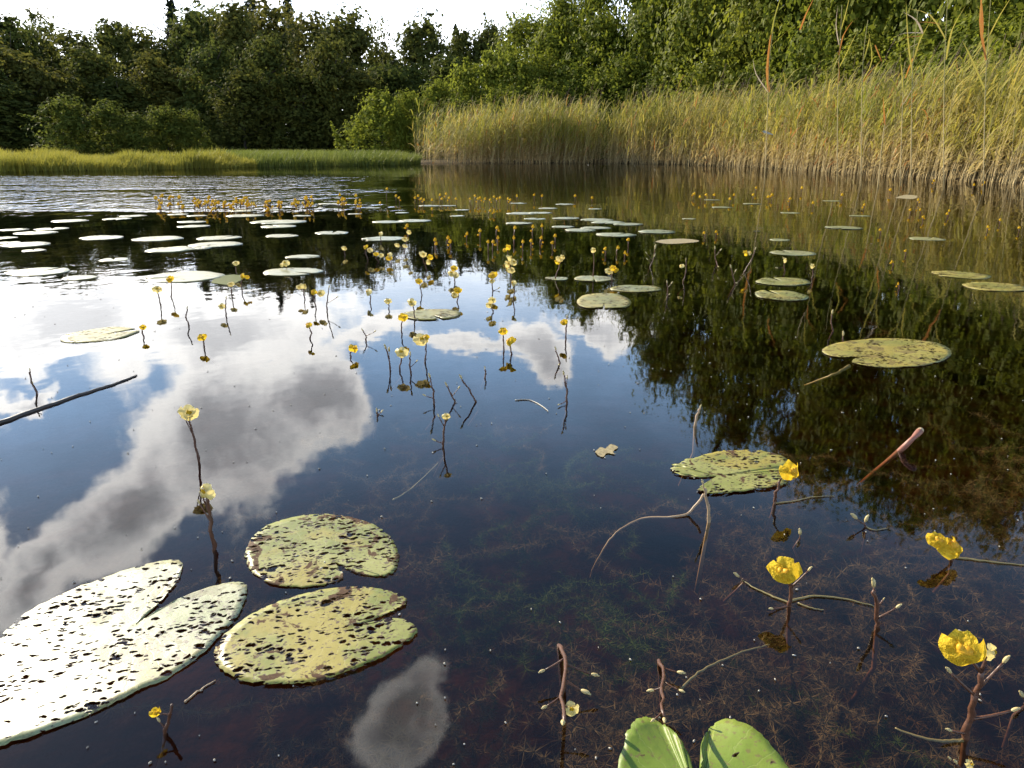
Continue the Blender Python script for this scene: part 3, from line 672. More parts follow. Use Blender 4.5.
# ------------------------------------------------------------------ lily pads
PADZ = 0.0007
def pad_mesh(outline, apex, curl=0.002, rings=9, seed=0):
    """outline: world points round the leaf starting and ending at the two lips of the notch; apex: where the stalk joins"""
    rnd = random.Random(seed); n = len(outline); V = [(0, 0, 0.0)]; F = []
    ph = [rnd.uniform(0, 6.28) for _ in range(4)]
    for k in range(1, rings + 1):
        f = k / rings
        for i, p in enumerate(outline):
            u = i / (n - 1); q = (p - apex) * f
            z = curl * f ** 3 * (0.6 + 0.6 * math.sin(u * 15 + ph[0]) + 0.35 * math.sin(u * 37 + ph[1])) + 0.0005 * math.sin(q.x * 70 + ph[2]) * math.sin(q.y * 60 + ph[3]) * f
            V.append((q.x, q.y, z))
    for i in range(n - 1): F.append((0, 1 + i, 2 + i))
    for k in range(rings - 1):
        o_ = 1 + k * n
        for i in range(n - 1): F.append((o_ + i, o_ + n + i, o_ + n + i + 1, o_ + i + 1))
    mb = MB(); mb.add(V, F); return mb
def densify(pts, per, wob, seed):
    rnd = random.Random(seed); P = smooth_path(pts, len(pts) * per)
    for i in range(1, len(P) - 1):
        P[i] = P[i] + Vector((rnd.gauss(0, wob), rnd.gauss(0, wob), 0))
    return P
GP = 'floating lily pads'
def add_pad(outline, apex, mat, label, curl, seed, rings=9, thick=0.0006):
    mb = pad_mesh(outline, apex, curl, rings, seed); me = mb.mesh('lily_pad', [mat])
    o = obj('lily_pad', me, loc=Vector((apex.x, apex.y, PADZ + (seed % 7) * 0.0003)))
    if thick:
        md = o.modifiers.new('thickness', 'SOLIDIFY'); md.thickness = thick; md.offset = -1
    return tag(o, label, 'lily pad', GP)
def traced(px, apex, mat, label, curl=0.003, seed=1, per=6, wob=0.0006, rings=12):
    A_ = on(*apex); P = densify([on(a, c) for a, c in px], per, wob, seed)
    return add_pad(P, A_, mat, label, curl, seed, rings)
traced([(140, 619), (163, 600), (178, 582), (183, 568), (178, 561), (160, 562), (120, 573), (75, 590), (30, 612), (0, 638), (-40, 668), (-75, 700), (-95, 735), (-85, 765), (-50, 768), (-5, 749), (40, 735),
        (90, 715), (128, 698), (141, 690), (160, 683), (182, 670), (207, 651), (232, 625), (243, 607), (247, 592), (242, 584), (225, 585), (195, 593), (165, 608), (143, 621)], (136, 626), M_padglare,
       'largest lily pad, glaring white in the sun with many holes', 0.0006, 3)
traced([(350, 571), (362, 575), (381, 577), (393, 574), (399, 560), (396, 546), (385, 533), (368, 523), (345, 517), (322, 515), (298, 517), (272, 524), (254, 536), (246, 553), (249, 568), (259, 578), (276, 586), (300, 588), (322, 586), (341, 581), (343, 574)],
       (335, 563), M_pad, 'round yellow-green lily pad with a brown torn lower edge', 0.0005, 9)
traced([(368, 623), (385, 616), (400, 609), (407, 602), (400, 596), (380, 591), (350, 589), (320, 592), (290, 600), (262, 611), (238, 626), (220, 643), (214, 657), (220, 669), (237, 680), (262, 686), (290, 686), (320, 682), (352, 672), (382, 659), (405, 645), (417, 633), (407, 623), (390, 620), (372, 625)],
       (352, 628), M_pad, 'split lily pad with peppered holes, below the round one', 0.0005, 12)
traced([(696, 775), (686, 752), (678, 742), (665, 730), (652, 724), (640, 727), (628, 740), (621, 760), (616, 800), (625, 850), (660, 890), (710, 900), (760, 885), (795, 840), (797, 800), (783, 768), (765, 748), (745, 732), (724, 722), (712, 726), (703, 742), (701, 768), (699, 778)],
       (698, 808), M_padfresh, 'fresh green lily pad with two lobes at the bottom edge', 0.006, 5)
traced([(700, 478), (684, 477), (672, 471), (678, 464), (697, 459), (722, 453), (757, 452), (780, 457), (788, 463), (784, 467), (797, 470), (789, 476), (781, 475), (785, 484), (768, 489), (740, 493), (712, 495), (699, 492), (703, 487), (714, 481)],
       (717, 477), M_pad, 'ragged eaten lily pad with a yellow flower at its edge', 0.0008, 17, wob=0.0015)
traced([(852, 357), (838, 358), (824, 354), (824, 349), (840, 343), (865, 340), (890, 339), (918, 341), (940, 345), (951, 352), (946, 360), (925, 366), (895, 368), (868, 367), (852, 363), (855, 359)],
       (872, 357), M_padgold, 'large golden lily pad alone on dark water under the reeds', 0.0008, 23)
traced([(603, 308), (590, 309), (579, 306), (577, 301), (584, 296), (600, 294), (617, 295), (628, 299), (631, 304), (625, 308), (612, 309), (605, 309)], (604, 303), M_padgold, 'yellowish heart shaped lily pad where trees and sky reflect', 0.001, 31, rings=6)
def round_pad(cx, cy, wpx, mat, label, seed, wob=0.03, elong=None, rings=5):
    c = on(cx, cy); rnd = random.Random(seed * 7 + 1); rad = wpx / 2 / F_PX * depth(c)
    el_ = elong or rnd.uniform(0.82, 1.0); na = rnd.uniform(0, 6.28); gap = rnd.uniform(0.10, 0.3); n = 44
    a1, a2 = rnd.uniform(0, 6.28), rnd.uniform(0, 6.28); P = []; ax = rnd.uniform(-0.3, 0.3)
    for i in range(n):
        t = na + gap / 2 + (2 * PI - gap) * i / (n - 1)
        rr_ = 1 + wob * math.sin(2 * t + a1) + wob * .6 * math.sin(5 * t + a2) + rnd.gauss(0, .006)
        x_, y_ = rad * rr_ * math.cos(t), rad * rr_ * math.sin(t) * el_
        P.append(c + Vector((x_ * math.cos(ax) - y_ * math.sin(ax), x_ * math.sin(ax) + y_ * math.cos(ax), 0)))
    return add_pad(P, c, mat, label, 0.0009, seed, rings, 0.0009)
MIDP = [
    (783, 282, 56, M_padmid, 'pale pocked lily pad, upper of two stacked on dark water'), (781, 296, 53, M_padmid, 'pale lily pad, lower of two stacked on dark water'), (793, 253, 42, M_padfar, 'small clean lily pad behind the stacked pair on dark water'),
    (961, 275, 50, M_padgold, 'olive lily pad at the right, behind a larger one'), (995, 287, 62, M_padgold, 'larger olive lily pad cut by the right picture edge'), (636, 289, 49, M_padmid, 'pale oval lily pad touching a yellow bladderwort flower'),
    (594, 279, 38, M_padmid, 'lily pad with green edge, behind a pale oval pad'), (557, 279, 22, M_padmid, 'small lily pad pierced by a bladderwort, where sky begins'), (432, 315, 58, M_padgold, 'faded yellow lily pad amid the central bladderworts'),
    (100, 335, 70, M_padgold, 'washed out yellow lily pad in the bright cloud reflection'), (185, 277, 72, M_padfar, 'large white lily pad left of a green drowned one'), (38, 272, 58, M_padfar, 'white lily pad alone near the left picture edge'),
    (293, 272, 56, M_padfar, 'white lily pad with a yellow flower on its rim'), (303, 257, 32, M_padfar, 'small white lily pad right above the flower bearing pad'), (383, 239, 43, M_padfar, 'white lily pad with one flower behind, mid pond'),
    (844, 228, 34, M_padfar, 'thin pale pad in the reed reflection, left of two'), (927, 239, 34, M_padfar, 'thin pale pad in the reed reflection, right of two'),
    (332, 233, 34, M_padfar, 'white lily pad alone below the dark tree reflection'), (282, 236, 32, M_padfar, 'white heart shaped pad below two narrow white pads'), (114, 260, 28, M_padfar, 'small white lily pad floating alone on dark water, left'),
    (102, 238, 42, M_padfar, 'white lily pad with split edge, on dark water left')]
for i, (a, c, w_, m_, l_) in enumerate(MIDP): round_pad(a, c, w_, m_, l_, 40 + i, 0.05)
def cluster(L, desc, seed, mat=M_padfar):
    for i, (a, c, w_) in enumerate(sorted(L)): round_pad(a, c, w_, mat, f'{desc}, {ORD[i]} from the left', seed + i, 0.04, rings=3)
cluster([(7, 238, 20), (36, 233, 40), (8, 243, 24), (26, 245, 46), (34, 251, 22), (14, 230, 26), (70, 221, 36), (52, 229, 30)], 'white lily pad in the left edge cluster', 100)
cluster([(158, 239, 50), (170, 250, 46), (193, 248, 40), (216, 245, 50), (219, 238, 42), (80, 278, 32), (117, 219, 26)], 'white lily pad in the left middle row', 120)
cluster([(192, 222, 28), (194, 226.5, 30), (178, 214.5, 20), (197, 216, 20), (245, 216, 36), (243, 211, 28), (273, 210, 20), (302, 216, 18), (279, 222, 54), (279, 226.5, 34), (133, 216, 24)], 'narrow white lily pad beside the golden flower band', 140)
cluster([(330, 204, 22), (373, 208, 14), (355, 214, 14), (390, 222, 34), (415, 221, 32), (402, 213, 14), (430, 206, 22), (448, 206, 16), (462, 210, 14), (457, 216, 16)], 'thin lily pad in the green shrub reflection', 160)
cluster([(518, 203.5, 18), (522, 213.5, 30), (540, 213, 24), (519, 223.5, 28), (565, 204.5, 20), (548, 208.5, 20), (535, 219, 22)], 'pale lily pad left of the central raft', 180)
cluster([(566, 218.5, 27), (597, 220, 32), (608, 222.5, 34), (628, 224.5, 30), (563, 227, 22), (580, 230.5, 31), (596, 228, 30), (616, 235, 40), (657, 232, 38), (595, 209, 14)], 'pale lily pad in the central overlapping raft', 200)
cluster([(689, 219, 14), (712, 200, 16), (722, 207.5, 20), (752, 204, 18), (790, 213, 18), (832, 201, 18), (860, 216, 20), (780, 240, 20)], 'faint lily pad in the right reed reflection', 220)
# drowned and dead leaves
def flat_leaf(name, px, mat, label, cat, z=0.002):
    P = [on(a, c) for a, c in px]; P = densify(P + [P[0]], 4, .0006, len(px))[:-1]; c0 = sum(P, Vector()) / len(P); mb = MB(); n = len(P)
    mb.add([(0, 0, 0.0004)] + [tuple(p - c0 + Vector((0, 0, random.uniform(0, .0006)))) for p in P], [(0, 1 + i, 1 + (i + 1) % n) for i in range(n)])
    o_ = obj(name, mb.mesh(name, [mat], False), loc=c0 + Vector((0, 0, z * .4))); md = o_.modifiers.new('t', 'SOLIDIFY'); md.thickness = 0.0003
    return tag(o_, label, cat)
flat_leaf('drowned_leaf', [(211, 283), (216, 278), (230, 275), (242, 276), (240, 281), (228, 285)], M_grass2, 'green drowned leaf right of the large white pad', 'leaf')
flat_leaf('dead_leaf', [(655, 242), (662, 240), (684, 239), (699, 241), (690, 243), (668, 244)], M_leaflit, 'brown dead leaf floating right of the raft', 'leaf')
flat_leaf('dead_leaf', [(595, 453), (600, 448), (606, 449), (611, 445), (618, 448), (613, 452), (615, 455), (607, 454), (602, 458)], M_leaflit, 'small tan leaf floating alone in open water', 'leaf')
flat_leaf('dead_leaf', [(895, 198), (905, 195), (917, 196), (913, 199)], M_leaflit, 'small dead leaf floating before the right reeds', 'leaf')

# ------------------------------------------------------------------ bladderworts
def flower_mb(seed=0):
    """unit flower, front -Y, up +Z: broad lower lip, upright upper lip, swollen palate, spur"""
    mb = MB(); V, F = [], []
    def lip(phi0, sgn, Rf, yf, n=16, k=6):
        V, F = [], []
        for i in range(k + 1):
            r_ = i / k
            for j in range(n + 1):
                ph = -phi0 + 2 * phi0 * j / n
                rr_ = Rf(ph) * r_
                V.append((rr_ * math.sin(ph), yf(r_, ph), sgn * rr_ * math.cos(ph)))
        for i in range(k):
            for j in range(n):
                a = i * (n + 1) + j; F.append((a, a + 1, a + n + 2, a + n + 1))
        mb.add(V, F, 0)
    lip(R(122), -1, lambda p: 0.60 * (1 - 0.10 * math.cos(2 * p) + 0.035 * math.sin(7 * p)), lambda r_, p: -0.20 - 0.14 * math.sin(PI * min(1, r_ * 1.1)) + 0.22 * r_ ** 3 + 0.05 * r_ * math.sin(5 * p))
    lip(R(78), 1, lambda p: 0.47 * (1 + 0.10 * math.cos(2 * p)), lambda r_, p: -0.17 + 0.20 * r_ - 0.16 * r_ * r_ * abs(math.sin(p)))
    ellip(mb, (0, -0.27, -0.10), (0.23, 0.11, 0.12), None, 12, 8, 1); ellip(mb, (-.09, -0.31, -0.05), (0.12, 0.09, 0.12), None, 8, 6, 1); ellip(mb, (.09, -0.31, -0.05), (0.12, 0.09, 0.12), None, 8, 6, 1)
    tube(mb, [(0, 0.06, 0.0), (0, -0.05, -0.22), (0, -0.28, -0.42)], [0.13, 0.10, 0.03], 6, 0)
    from mathutils import noise as nz
    sh_ = Vector((9.1 * seed, 3.3, 1.7))
    mb.V = [tuple(Vector(v) + nz.noise_vector(Vector(v) * 3.0 + sh_) * 0.10 + nz.noise_vector(Vector(v) * 7.5 + sh_) * 0.035) for v in mb.V]
    return mb
FLOWERS = [flower_mb(i).mesh('flower', [M_petal, M_palate]) for i in range(6)]; PALES = [flower_mb(i + 9).mesh('flower', [M_palep, M_petal]) for i in range(4)]
mb = MB(); ellip(mb, (0, 0, 0.5), (0.34, 0.34, 0.55), None, 8, 6); ellip(mb, (0, -.12, 0.95), (0.2, 0.2, 0.25), None, 6, 4); BUD = mb.mesh('bud', [M_bud])
mb = MB(); ellip(mb, (0, -.1, -.12), (.5, .30, .36), None, 7, 4); ellip(mb, (0, .05, .25), (.34, .2, .3), None, 6, 4, 0); TINY = mb.mesh('flower', [M_petal])
GB = 'flowering bladderworts'
NPL = [0]
def plant(label, stem, flowers=(), buds=(), lean=0.0, rad=0.0022, mat=None, group=GB, sub=0.12, base_dy=0.0, name='bladderwort', node=True):
    """stem: pixels from the water upward; flowers: (x, y, size in px); buds: (x, y, size px) hung on the nearest stem point"""
    NPL[0] += 1; rnd = random.Random(NPL[0] * 13)
    b0 = on(*stem[0]); Yb = b0.y; n = len(stem)
    sp = [b0] + [at(a, c, Yb + lean * (i + 1) / max(1, n - 1)) for i, (a, c) in enumerate(stem[1:])]
    path = smooth_path(sp, max(6, 3 * n))
    root = empty(name, b0); mb = MB()
    und = [b0 + Vector((rnd.uniform(-.03, .03), rnd.uniform(-.01, .03), -sub)), b0 + Vector((rnd.uniform(-.008, .008), rnd.uniform(-.004, .008), -sub * .4))]
    full = und + path; m = len(full)
    full = [q if i < 3 else q + Vector((rnd.gauss(0, 1), rnd.gauss(0, 1), rnd.gauss(0, 1))) * rad * 0.35 for i, q in enumerate(full)]
    tube(mb, [q - b0 for q in full], [rad * (1.05 - 0.45 * i / m) * (1.0 + (0.22 if i % 3 == 0 else 0)) for i in range(m)], 6)
    out = []
    ylo = min((c for _, c in stem)); yhi = stem[0][1]
    dcam = depth(b0)
    for kind, L in (('flower', flowers), ('bud', buds)):
        for it in L:
            x_, y_, s_ = it[:3]
            f = min(1.0, max(0.0, (stem[0][1] - y_) / ((stem[0][1] - stem[-1][1]) or 1)))
            P = at(x_, y_, Yb + lean * f)
            if P.z < s_ / F_PX * dcam * 0.3 and base_dy == 0: P = on(x_, y_) + Vector((0, 0, s_ / F_PX * dcam * 0.32))
            j = min(range(len(path)), key=lambda q: (path[q] - (P - Vector((0, 0, 0.35 * (P.z if P.z > 0 else 0))) * (kind == 'bud'))).length); Q_ = path[j]
            mid = Q_.lerp(P, .55) + Vector((0, 0, -0.02 * (Q_ - P).length))
            if (P - Q_).length > rad * 1.2:
                tube(mb, [q - b0 for q in smooth_path([Q_, mid, P], 5)], [max(.0008, rad * .55), max(.0007, rad * .46), max(.0006, rad * .4), max(.0006, rad * .38), max(.0006, rad * .36)], 5)
            out.append((kind, P, s_ / F_PX * dcam, P - Q_, it[3:] ))
    obj('stem', mb.mesh('stem', [mat or M_stem]), root)
    for kind, P, s_, d, ex in out:
        if kind == 'flower':
            o_ = obj('flower', rnd.choice(PALES if ex and ex[0] == 'pale' else FLOWERS), root, loc=P - b0)
            yaw = ex[1] if len(ex) > 1 else rnd.uniform(-1.1, 1.1); til = ex[2] if len(ex) > 2 else rnd.uniform(-0.75, -0.3)
            o_.rotation_euler = (til, rnd.uniform(-.25, .25), yaw); o_.scale = (s_,) * 3
        else:
            o_ = obj('bud', BUD, root, loc=P - b0); dd = d.normalized() if d.length > 1e-4 else Vector((0, 0, 1))
            o_.rotation_euler = (dd + Vector((0, 0, .25))).to_track_quat('Z', 'Y').to_euler(); o_.scale = (s_ * .46, s_ * .46, s_ * .66)
    return tag(root, label, 'water plant', group)
# near plants, one by one
plant('bladderwort with a closed yellow flower before the grey cloud reflection', [(199, 462), (194, 440), (187, 415)], [(189, 412, 14, 'pale', .3, -.4)], [(183, 414, 9)], rad=.0019)
plant('reddish bladderwort rising from the tip of the largest pad', [(214, 550), (211, 522), (206, 494)], [(208, 491, 15, 'pale', -.6, -.3)], [(203, 498, 10), (200, 504, 7)], rad=.0026)
plant('broken bladderwort twig with one yellow bud under the largest pad', [(165, 733), (170, 715), (172, 705)], [(155, 712, 9)], [(160, 722, 8)], rad=.0016, sub=.05)
plant('leaning budded stalk in open water, left of another stalk', [(559, 645), (566, 662), (562, 690), (564, 722)], [(571, 708, 10, 'pale', 0, -.6)], [(545, 670, 9), (591, 674, 10), (581, 690, 12), (563, 721, 12), (547, 706, 8)], lean=-0.17, rad=.0021, base_dy=1)
plant('leaning budded stalk above the fresh green pad', [(659, 660), (665, 676), (662, 694), (664, 716)], (), [(677, 672, 11), (654, 690, 9), (679, 690, 8), (664, 718, 10), (655, 719, 8)], lean=-0.12, rad=.0018, base_dy=1)
plant('bladderwort with bright flower and long trailing runners', [(789, 606), (791, 592), (788, 576)], [(785, 569, 24, 'full', -.5, -.55)], [(808, 571, 8), (773, 611, 8)], rad=.0022)
plant('upright budded stalk beside the trailing bladderwort', [(877, 626), (877, 608), (874, 588)], (), [(874, 587, 14), (896, 608, 9), (883, 600, 4)], rad=.0024)
plant('tallest near bladderwort with one big open yellow flower', [(966, 738), (971, 715), (976, 694), (981, 672)], [(962, 647, 32, 'full', -.35, -.62), (989, 651, 15, 'pale', .8, -.3)], [(951, 673, 12), (1003, 663, 13), (1011, 711, 12), (952, 731, 10)], rad=.0030)
plant('floating pair of yellow flowers near the right picture edge', [(952, 561), (950, 555)], [(937, 540, 17, 'full', -.3, -.9), (948, 547, 24, 'full', .5, -1.0)], (), rad=.002, sub=.04)
plant('two pale buds floating near the ragged pad', [(866, 527), (864, 524)], (), [(857, 519, 12), (865, 522, 11)], rad=.0014, sub=.04)
plant('bladderwort with round yellow flower at the ragged pad edge', [(775, 503), (776, 492), (780, 480)], [(789, 470, 19, 'full', .4, -.45)], (), rad=.0022)
plant('bare pale stalk standing before the ragged pad', [(709, 522), (708, 506), (704, 488)], (), [(703, 484, 7)], rad=.0023, mat=M_tan)
plant('small bare stalk in open water above the ragged pad', [(695, 426), (697, 417), (700, 408)], (), [(700, 408, 5)], rad=.0024, mat=M_tan)
plant('budded sprig cut off by the bottom picture edge', [(968, 785), (966, 775)], [(969, 764, 9, 'pale')], [(957, 764, 9), (951, 760, 7)], rad=.0018, sub=.05)
plant('single pale bud floating above the trailing bladderwort', [(800, 538), (800, 537)], (), [(800, 535, 10)], rad=.0011, sub=.04)
plant('single bud at the end of the left runner', [(745, 581), (742, 579)], (), [(739, 577, 10)], rad=.0014, sub=.04)
plant('single pale bud on the right picture edge', [(1026, 705), (1025, 700)], (), [(1023, 697, 12)], rad=.0014, sub=.04)
def runner(name, pts, rad, mat, label, cat, z=0.0, zs=None, group=None):
    P = [on(a, c, (zs[i] if zs else z)) for i, (a, c) in enumerate(pts)]; c0 = P[0].copy(); P = smooth_path(P, len(P) * 5); mb = MB(); n = len(P)
    tube(mb, [q - c0 + Vector((random.gauss(0, rad * .3), random.gauss(0, rad * .3), 0)) for q in P], [rad * (1 - .6 * i / n) for i in range(n)], 6)
    return tag(obj(name, mb.mesh(name, [mat]), loc=c0), label, cat, group)
GR = 'runners and twigs at the surface'
runner('runner_stem', [(790, 603), (772, 596), (755, 588), (741, 579)], .0012, M_stemgreen, 'short reddish runner ending in a bud, left of the trailing bladderwort', 'stem', .001, group=GR)
runner('runner_stem', [(790, 601), (815, 596), (845, 599), (874, 606)], .0013, M_stemgreen, 'thin green runner between two near bladderworts', 'stem', .001, group=GR)
runner('runner_stem', [(798, 603), (812, 608), (824, 610)], .0009, M_stemgreen, 'tiny forked runner below the thin green runner', 'stem', .001, group=GR)
runner('runner_stem', [(952, 557), (985, 561), (1030, 566)], .0014, M_stemgreen, 'runner trailing right from the floating flower pair', 'stem', .0008, group=GR)
runner('runner_stem', [(866, 527), (875, 530), (888, 528)], .0009, M_stemgreen, 'tiny runner behind the two floating buds', 'stem', .001, group=GR)
runner('runner_stem', [(776, 503), (795, 501), (812, 497), (834, 496)], .0010, M_stemgreen, 'pinkish runner right of the round yellow flower', 'stem', .001, group=GR)
runner('runner_stem', [(966, 740), (945, 741), (920, 737), (895, 728)], .0016, M_stemgreen, 'brown runner left of the tallest near bladderwort', 'stem', -.002, group=GR)
runner('runner_stem', [(680, 690), (700, 672), (735, 655), (770, 644)], .0013, M_stemgreen, 'long brown runner between the leaning stalk and the trailing bladderwort', 'stem', -.003, group=GR)
runner('runner_stem', [(704, 494), (690, 512), (672, 517), (640, 519), (614, 535), (597, 560), (590, 578)], .0018, M_tan, 'pale stem curving down into the water before the ragged pad', 'stem', zs=[.028, .004, .0, -.012, -.03, -.06, -.11], group=GR)
runner('runner_stem', [(393, 500), (412, 488), (438, 463)], .0012, M_stemgreen, 'faint thread under the middle bladderwort', 'stem', -.004, group=GR)
runner('runner_stem', [(515, 400), (530, 400), (545, 408), (548, 412)], .0011, M_speck, 'pale thread floating left of the leaning bud stalk', 'stem', .001, group=GR)
runner('runner_stem', [(850, 366), (832, 375), (805, 385)], .0045, M_stemgreen, 'stalk of the large golden pad slanting under water', 'stem', zs=[-.004, -.02, -.06], group=GR)
runner('runner_stem', [(185, 702), (200, 690), (216, 680)], .0010, M_tan, 'thin brown runner under the large glaring pad', 'stem', .001, group=GR)
runner('twig', [(-30, 433), (30, 412), (80, 395), (118, 383), (137, 375)], .0052, M_twig, 'long dark twig floating at the left picture edge', 'twig', .0006)
# pink stalk breaking the surface
Pp = [on(858, 486, -.24), on(884, 464, -.05), at(905, 446, on(893, 452).y + .0), at(920, 431, on(893, 452).y + .01)]
c0 = on(893, 452); mb = MB(); Pp = smooth_path(Pp, 12)
tube(mb, [q - c0 for q in Pp], [.0040 + .0005 * math.sin(i * 1.1) + .0016 * (i > 9) for i in range(12)], 9)
root = tag(empty('lily_stalk', c0), 'thick pinkish lily stalk poking out of the water', 'stalk'); obj('stem', mb.mesh('stem', [M_pink]), root)
mb = MB(); ellip(mb, Pp[-1] - c0, (.0055, .0048, .006), Euler((0, .6, 0)).to_matrix(), 8, 6); obj('tip', mb.mesh('tip', [M_straw]), root)

# middle distance: x,y of the flowers, base pixel
MID = [
    ([(303, 286, 9), (299, 287, 6)], (305, 299), 0, 'pair of pale flowers beside the forked stalk, left of centre'), ([(314, 292, 8), (321, 293, 9)], (316, 308), 0, 'twin flowered bladderwort right of the pale pair'),
    ([(309, 325, 9)], (310, 339), 0, 'single flower above a spotted reflection, alone in white cloud'), ([(353, 348, 12)], (351, 357), 0, 'fat yellow flower resting at the water in white cloud'),
    ([(388, 301, 8)], (389, 309), 0, 'short bladderwort left of the faded yellow pad'), ([(403, 317, 11)], (402, 334), 0, 'yellow flower left of the stem touching the faded pad'),
    ([(412, 302, 10)], (415, 319), 0, 'thin bladderwort standing before the faded yellow pad'), ([(421, 339, 16), (426, 337, 8)], (425, 362), 0, 'strong bladderwort with largest flower in the middle group'),
    ([(402, 352, 14)], (400, 370), 0, 'open flower second from the left in the middle group'), ([], (390, 369), [(386, 349, 7), (389, 352, 7)], 'budded stalk leftmost in the middle group'),
    ([], (411, 374), [(410, 356, 6), (416, 362, 4)], 'thin budded stalk below the largest middle flower'), ([], (434, 404), [(430, 378, 7), (426, 396, 5)], 'dark budded stalk above the lowest middle bladderwort'),
    ([], (455, 402), [(447, 386, 6), (458, 389, 5)], 'slanting budded stalk, middle of three'), ([], (476, 402), [(462, 379, 7)], 'strongly slanting stalk, rightmost of three'),
    ([(446, 416, 9, 'pale')], (443, 446), [(439, 417, 5), (436, 441, 6)], 'lowest middle bladderwort with long dark reflection'), ([], (485, 378), [(485, 369, 4)], 'tiny bare sprout alone in blue reflection'),
    ([], (567, 403), [(564, 375, 6), (567, 379, 5), (560, 406, 5)], 'leaning bud stalk right of the pale thread'), ([(503, 331, 11)], (504, 350), 0, 'left flower of a pair by a white cloud wedge'),
    ([(511, 341, 14)], (512, 354), 0, 'right flower of a pair by a white cloud wedge'), ([(493, 275, 10), (492, 281, 6)], (493, 291), [(498, 290, 4)], 'bladderwort with curly stalk left of the tall golden cluster'),
    ([(492, 300, 9), (489, 305, 8)], (493, 312), 0, 'double flower with broken reflection in pale blue water'), ([(514, 283, 8)], (513, 301), 0, 'low flower beneath the tall golden cluster'),
    ([(509, 258, 10), (513, 262, 9), (507, 264, 9), (511, 270, 9)], (511, 281), 0, 'tall golden cluster of stacked flowers at the sky edge'), ([(508, 247, 8), (505, 250, 6)], (509, 258), 0, 'small flower pair above the tall golden cluster'),
    ([(454, 268, 8), (452, 273, 9), (456, 275, 8)], (455, 282), 0, 'three flowered bladderwort on the dark and blue boundary'), ([(458, 290, 9), (455, 294, 8)], (457, 302), 0, 'flower pair with thin reflection in pale blue water'),
    ([(419, 281, 8)], (422, 295), 0, 'slim bladderwort with one flower, left of the three flowered'), ([(423, 254, 8), (430, 257, 8), (428, 262, 7)], (427, 270), 0, 'three flowers spread like a fan on dark water'),
    ([(559, 259, 9), (562, 257, 7), (557, 262, 8)], (555, 279), 0, 'leaning bladderwort with bunched flowers left of the raft pads'), ([(593, 250, 7)], (593, 277), 0, 'single flower on a tall straight stalk behind a pad'),
    ([(613, 268, 9), (609, 271, 9), (616, 270, 7)], (612, 281), 0, 'bright bunched flowers behind the pale oval pad'), ([], (650, 267), [(655, 249, 6), (647, 254, 4), (654, 257, 5), (648, 260, 4)], 'pale bud spray on dark tree reflection'),
    ([(682, 266, 6, 'pale')], (683, 282), [(686, 260, 3)], 'pale flower right of the pale bud spray'), ([(564, 322, 9)], (566, 339), [(567, 318, 4)], 'straight bladderwort with mirrored flower below, alone in blue'),
    ([], (560, 363), [(556, 350, 5), (559, 366, 5)], 'budded stalk just above the leaning bud stalk'), ([], (667, 297), [(667, 283, 4), (671, 284, 4), (669, 296, 4)], 'reddish sprig with white buds right of the oval pad'),
    ([(745, 253, 9, 'full'), (749, 253, 7)], (744, 272), [(755, 250, 4)], 'yellow flower on twin stalks in dark water, right'), ([], (717, 264), [(715, 249, 4), (720, 251, 4), (718, 268, 4)], 'reddish bud spray left of the twin stalked flower'),
    ([(784, 260, 9, 'pale')], (785, 272), [(778, 268, 4)], 'white blooming bladderwort between two stacked pads'), ([(812, 266, 7, 'pale')], (812, 279), 0, 'small pale flower at the end of the upper stacked pad'),
    ([], (735, 284), [(731, 268, 5), (735, 272, 4), (735, 284, 4)], 'faint sprig below the twin stalked flower'), ([], (833, 331), [(832, 314, 6)], 'white bud on a reddish stalk behind the golden pad'),
    ([], (843, 341), [(843, 336, 7)], 'white bud at the golden pad rim'), ([(236, 263, 7)], (237, 274), 0, 'small flower beside the green drowned leaf'), ([(243, 276, 8), (247, 277, 6)], (242, 290), 0, 'flower pair right of the drowned leaf'),
    ([(231, 284, 7)], (232, 297), 0, 'flower just below the drowned leaf'), ([(157, 289, 10)], (161, 306), 0, 'left flower before the large white pad'), ([(170, 279, 9)], (171, 297), 0, 'right flower before the large white pad'),
    ([(222, 306, 8)], (226, 316), [(226, 299, 4)], 'flower on a dark straight stalk in the white reflection'), ([], (189, 326), [(187, 309, 4)], 'bare thin sprout left of the dark straight stalk'),
    ([(202, 337, 10)], (204, 348), 0, 'solitary flower in white water left of centre'), ([(143, 327, 7)], (144, 337), 0, 'small flower near the washed out pad'), ([(286, 263, 9), (282, 265, 6)], (287, 269), 0, 'flower on the rim of a white pad'),
    ([], (37, 393), [(30, 371, 4), (33, 384, 4)], 'dry sprout beside the long dark twig'), ([], (327, 312), [(329, 288, 4), (336, 298, 4)], 'forked flowerless stalk beside the twin flowers'), ([], (366, 341), [(363, 331, 4), (374, 332, 4)], 'small dark fork sprout in the cloud reflection'),
    ([(344, 248, 7)], (345, 255), 0, 'flower mirrored on dark water, right of a white pad'), ([(366, 247, 7), (370, 250, 7)], (368, 260), 0, 'flower pair on dark water below a white pad'), ([(390, 255, 8), (389, 258, 7)], (391, 264), 0, 'dense flower head at the dark water edge'),
    ([(381, 234, 7)], (381, 241), 0, 'flower standing behind the mid pond white pad'), ([(397, 245, 7), (405, 239, 7), (409, 232, 6), (405, 246, 6)], (404, 253), 0, 'spray of four small flowers on dark water'), ([(376, 254, 6), (381, 255, 6)], (379, 262), 0, 'small low flowers between two flower heads'),
    ([], (378, 415), [(377, 412, 6), (381, 414, 5)], 'single floating bud cluster in the blue left of centre'), ([(369, 292, 10)], (370, 303), 0, 'orange flower standing for mirrored ones between pad like ripples'),  # last plant is modelled in place of a mirror image of other flowers
]
